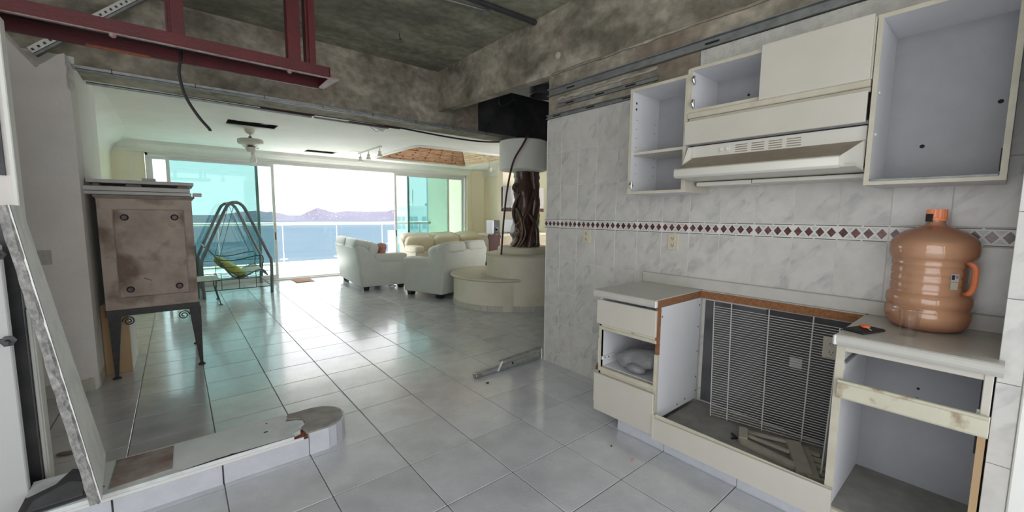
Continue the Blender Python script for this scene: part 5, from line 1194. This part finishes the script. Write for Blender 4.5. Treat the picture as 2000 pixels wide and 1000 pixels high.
MB().box(1.782, 1.7857, -1.60, -1.23, .17, .87).build('gap_shade_grey', 'cavity_dark', wr)  # greyer plate painting the weaker shade at the left of the gap

# base cabinet, right
c = thing('base_cabinet', 'open white base cabinet with rusty cream rail under the water jug', 'cabinet', (1.5, -2.28, 0))
MB().box(XD, WX-.02, -2.082, -2.064, .10, .892, bev=.001).build('side_panel', 'laminate_lit', c)
MB().box(XD, WX-.02, -2.500, -2.482, .10, .892, bev=.001).build('side_panel', 'laminate_lit', c)
MB().box(XD-.004, XD, -2.090, -2.060, .10, .892).build('front_stile', 'edge_band', c)
MB().box(XD-.006, XD+.012, -2.503, -2.480, .695, .892, bev=.002).build('front_stile', 'laminate', c)
MB().box(XD-.004, XD+.012, -2.502, -2.482, .0, .67).build('front_stile', 'tan_board', c)
MB().box(XD-.002, XD+.018, -2.482, -2.088, .862, .890, bev=.002).build('top_rail', 'laminate', c)
MB().prism([(XD-.030, .668), (XD-.030, .722), (XD-.022, .736), (XD-.004, .738), (XD-.004, .662), (XD-.024, .660)], -2.506, -2.076, 'y', bev=.002).build('finger_rail', 'rusty_cream', c)
MB().box(XD-.036, XD-.022, -2.506, -2.076, .730, .742, bev=.003).build('rail_lip', 'rusty_cream', c)
MB().box(XD+.02, WX-.03, -2.482, -2.082, .120, .138, bev=.001).build('floor_panel', 'cabinet_floor', c)
MB().box(XD+.002, XD+.02, -2.482, -2.082, .118, .139).build('edge_band', 'edge_band', c)
MB().box(WX-.040, WX-.032, -2.482, -2.082, .138, .89).build('back_panel', 'laminate_shade', c)
MB().box(XD+.02, 1.70, -2.092, -2.083, .800, .812).build('drawer_runner', 'steel_track', c)
MB().box(XD+.004, XD+.03, -2.090, -2.082, .775, .805, bev=.002).build('runner_clip', 'listello_white', c); MB().box(XD+.004, XD+.03, -2.482, -2.472, .72, .75, bev=.002).build('runner_clip', 'listello_white', c)
MB().box(XD+.014, XD+.03, -2.4815, -2.476, .58, .66).build('burn_mark', 'stone_dark', c); MB().box(XD+.014, XD+.024, -2.4815, -2.476, .74, .86).build('burn_mark', 'stone_dark', c)
holes(c, [(WX-.0405, -2.21, .80), (WX-.0405, -2.28, .62), (WX-.0405, -2.28, .57), (WX-.0405, -2.28, .52)], .006)
MB().box(1.5, 1.52, -2.0835, -2.080, .60, .605).build('shelf_pin', 'listello_white', c)

# ---- things on the worktop
JC = Vector((1.635, -2.285, ZT+.001))
ha = math.atan2(-1, -.06)
jp = [(0, .004), (.095, .0), (.118, .010), (.134, .034), (.140, .062), (.139, .086), (.131, .098), (.136, .108), (.140, .128), (.138, .150), (.130, .163), (.126, .172), (.129, .182), (.1285, .200), (.125, .207), (.129, .214), (.1285, .236), (.125, .243), (.129, .250), (.1285, .272), (.125, .279), (.130, .287), (.131, .298), (.128, .306), (.136, .318), (.142, .335), (.143, .365), (.139, .390), (.128, .410), (.108, .428), (.080, .444), (.052, .456), (.034, .464), (.030, .474), (.030, .498)]
def jug_mesh(profile, inset, top=None, cap=False):
    m = MB(); n = 72; rings = []
    for r, z in profile:
        if top is not None and z > top: break
        ring = []
        for k in range(n):
            a = 2*PI*k/n; da = (a-ha+PI) % (2*PI)-PI; rr_ = max(0, r-inset)
            if .163 < z < .315:
                f = max(0, 1-(abs(da)/.52)**4)*min(1, (z-.160)/.03, (.318-z)/.03); rr_ = rr_*(1-.46*max(0, f))
            ring.append(m.b.verts.new(JC+Vector((rr_*math.cos(a), rr_*math.sin(a), z+(inset if z < .02 else 0)))))
        rings.append(ring)
    for A_, B_ in zip(rings, rings[1:]):
        for k in range(n): m.b.faces.new((A_[k], A_[(k+1) % n], B_[(k+1) % n], B_[k]))
    if cap: m.b.faces.new(rings[-1])
    return m
jg = thing('water_jug', 'big orange translucent water jug with handle on the right worktop', 'water jug', tuple(JC))
jug_mesh(jp, 0).build('shell', 'jug_plastic', jg, smooth=True, ang=70)
jug_mesh(jp, .004, top=.405, cap=True).build('water', 'water', jg, smooth=True, ang=70)
hd = Vector((math.cos(ha), math.sin(ha), 0))
hp = smooth_pts([JC+hd*.085+Vector((0, 0, .312)), JC+hd*.112+Vector((0, 0, .305)), JC+hd*.131+Vector((0, 0, .285)), JC+hd*.134+Vector((0, 0, .24)), JC+hd*.131+Vector((0, 0, .195)), JC+hd*.117+Vector((0, 0, .170)), JC+hd*.09+Vector((0, 0, .162))], 5)
MB().tube(hp, .0115, 10).build('handle', 'orange_plastic', jg, smooth=True)
m = MB(); n = 40
for z0, z1 in ((.497, .532),):
    A_ = [m.b.verts.new(JC+Vector(((.0335+.0012*(k % 2))*math.cos(2*PI*k/n), (.0335+.0012*(k % 2))*math.sin(2*PI*k/n), z0))) for k in range(n)]
    B_ = [m.b.verts.new(JC+Vector(((.0325+.0012*(k % 2))*math.cos(2*PI*k/n), (.0325+.0012*(k % 2))*math.sin(2*PI*k/n), z1))) for k in range(n)]
    for k in range(n): m.b.faces.new((A_[k], A_[(k+1) % n], B_[(k+1) % n], B_[k]))
    m.b.faces.new(B_); m.b.faces.new(A_[::-1])
m.build('cap', 'orange_plastic', jg)
MB().lathe([(.0325, .482), (.0345, .485), (.0345, .495), (.0325, .498)], tuple(JC), 28).build('neck_ring', 'orange_plastic', jg, smooth=True)
q = MB()
for k in range(7):
    a0 = math.pi-1.15+k*.13; q.hexa([tuple(JC+Vector((r*math.cos(a), r*math.sin(a), z))) for z in (.478, .512) for r, a in ((.0315, a0), (.0358, a0), (.0358, a0+.13), (.0315, a0+.13))])
q.build('seal_tape', 'stone_dark', jg)
lp = MB(); a_ = math.atan2(-.62, -.78); nr = Vector((math.cos(a_), math.sin(a_), 0)); tg = Vector((-nr.y, nr.x, 0))
def decal(s0, s1, z0, z1, off):
    p = JC+nr*(.1305+off); return [p+tg*s0+Vector((0, 0, z0)), p+tg*s1+Vector((0, 0, z0)), p+tg*s1+Vector((0, 0, z1)), p+tg*s0+Vector((0, 0, z1))]
def plate(s0, s1, z0, z1, off, name, mat): q_ = decal(s0, s1, z0, z1, off); return MB().hexa([tuple(v) for v in q_]+[tuple(v+nr*.0008) for v in q_]).build(name, mat, jg)
plate(-.014, .014, .230, .262, 0, 'label', 'house_white'); plate(-.011, -.001, .238, .258, .0006, 'label_mark', 'hill'); plate(.003, .011, .244, .258, .0006, 'label_mark', 'cushion_pink'); plate(-.013, .013, .196, .228, 0, 'label_foot', 'edge_band')

cp = thing('plastic_cup', 'clear empty plastic cup standing in front of the water jug', 'cup', (1.408, -2.258, ZT))
MB().lathe([(.0, .003), (.024, .003), (.0255, .0), (.0265, .006), (.0275, .03), (.0335, .085), (.0355, .108), (.0375, .111), (.037, .114), (.0355, .113)], (1.408, -2.258, ZT), 32).build('cup_wall', 'clear_plastic', cp, smooth=True, ang=60)
ph = thing('black_wallet', 'flat black phone wallet on the worktop corner', 'wallet', (1.345, -2.125, ZT), local=True)
ph.rotation_euler = (0, 0, math.atan2(-.05, .145))
MB().box(-.075, .075, -.042, .042, 0, .010, bev=.004, seg=2).build('case', 'black_plastic', ph, local=True); MB().box(-.070, .070, -.037, .037, .010, .0115, bev=.001).build('cover', 'stone_dark', ph, local=True)
ky = thing('key_fob', 'orange headed key lying on the black wallet', 'key', (1.36, -2.125, ZT+.0115), local=True); ky.rotation_euler = (0, 0, .5)
MB().superbox((0, 0, .007), (.045, .030, .013), e=.6).build('key_head', 'orange_key', ky, smooth=True, local=True); MB().box(-.062, -.018, -.004, .004, .003, .006, bev=.001).build('key_blade', 'chrome', ky, local=True)
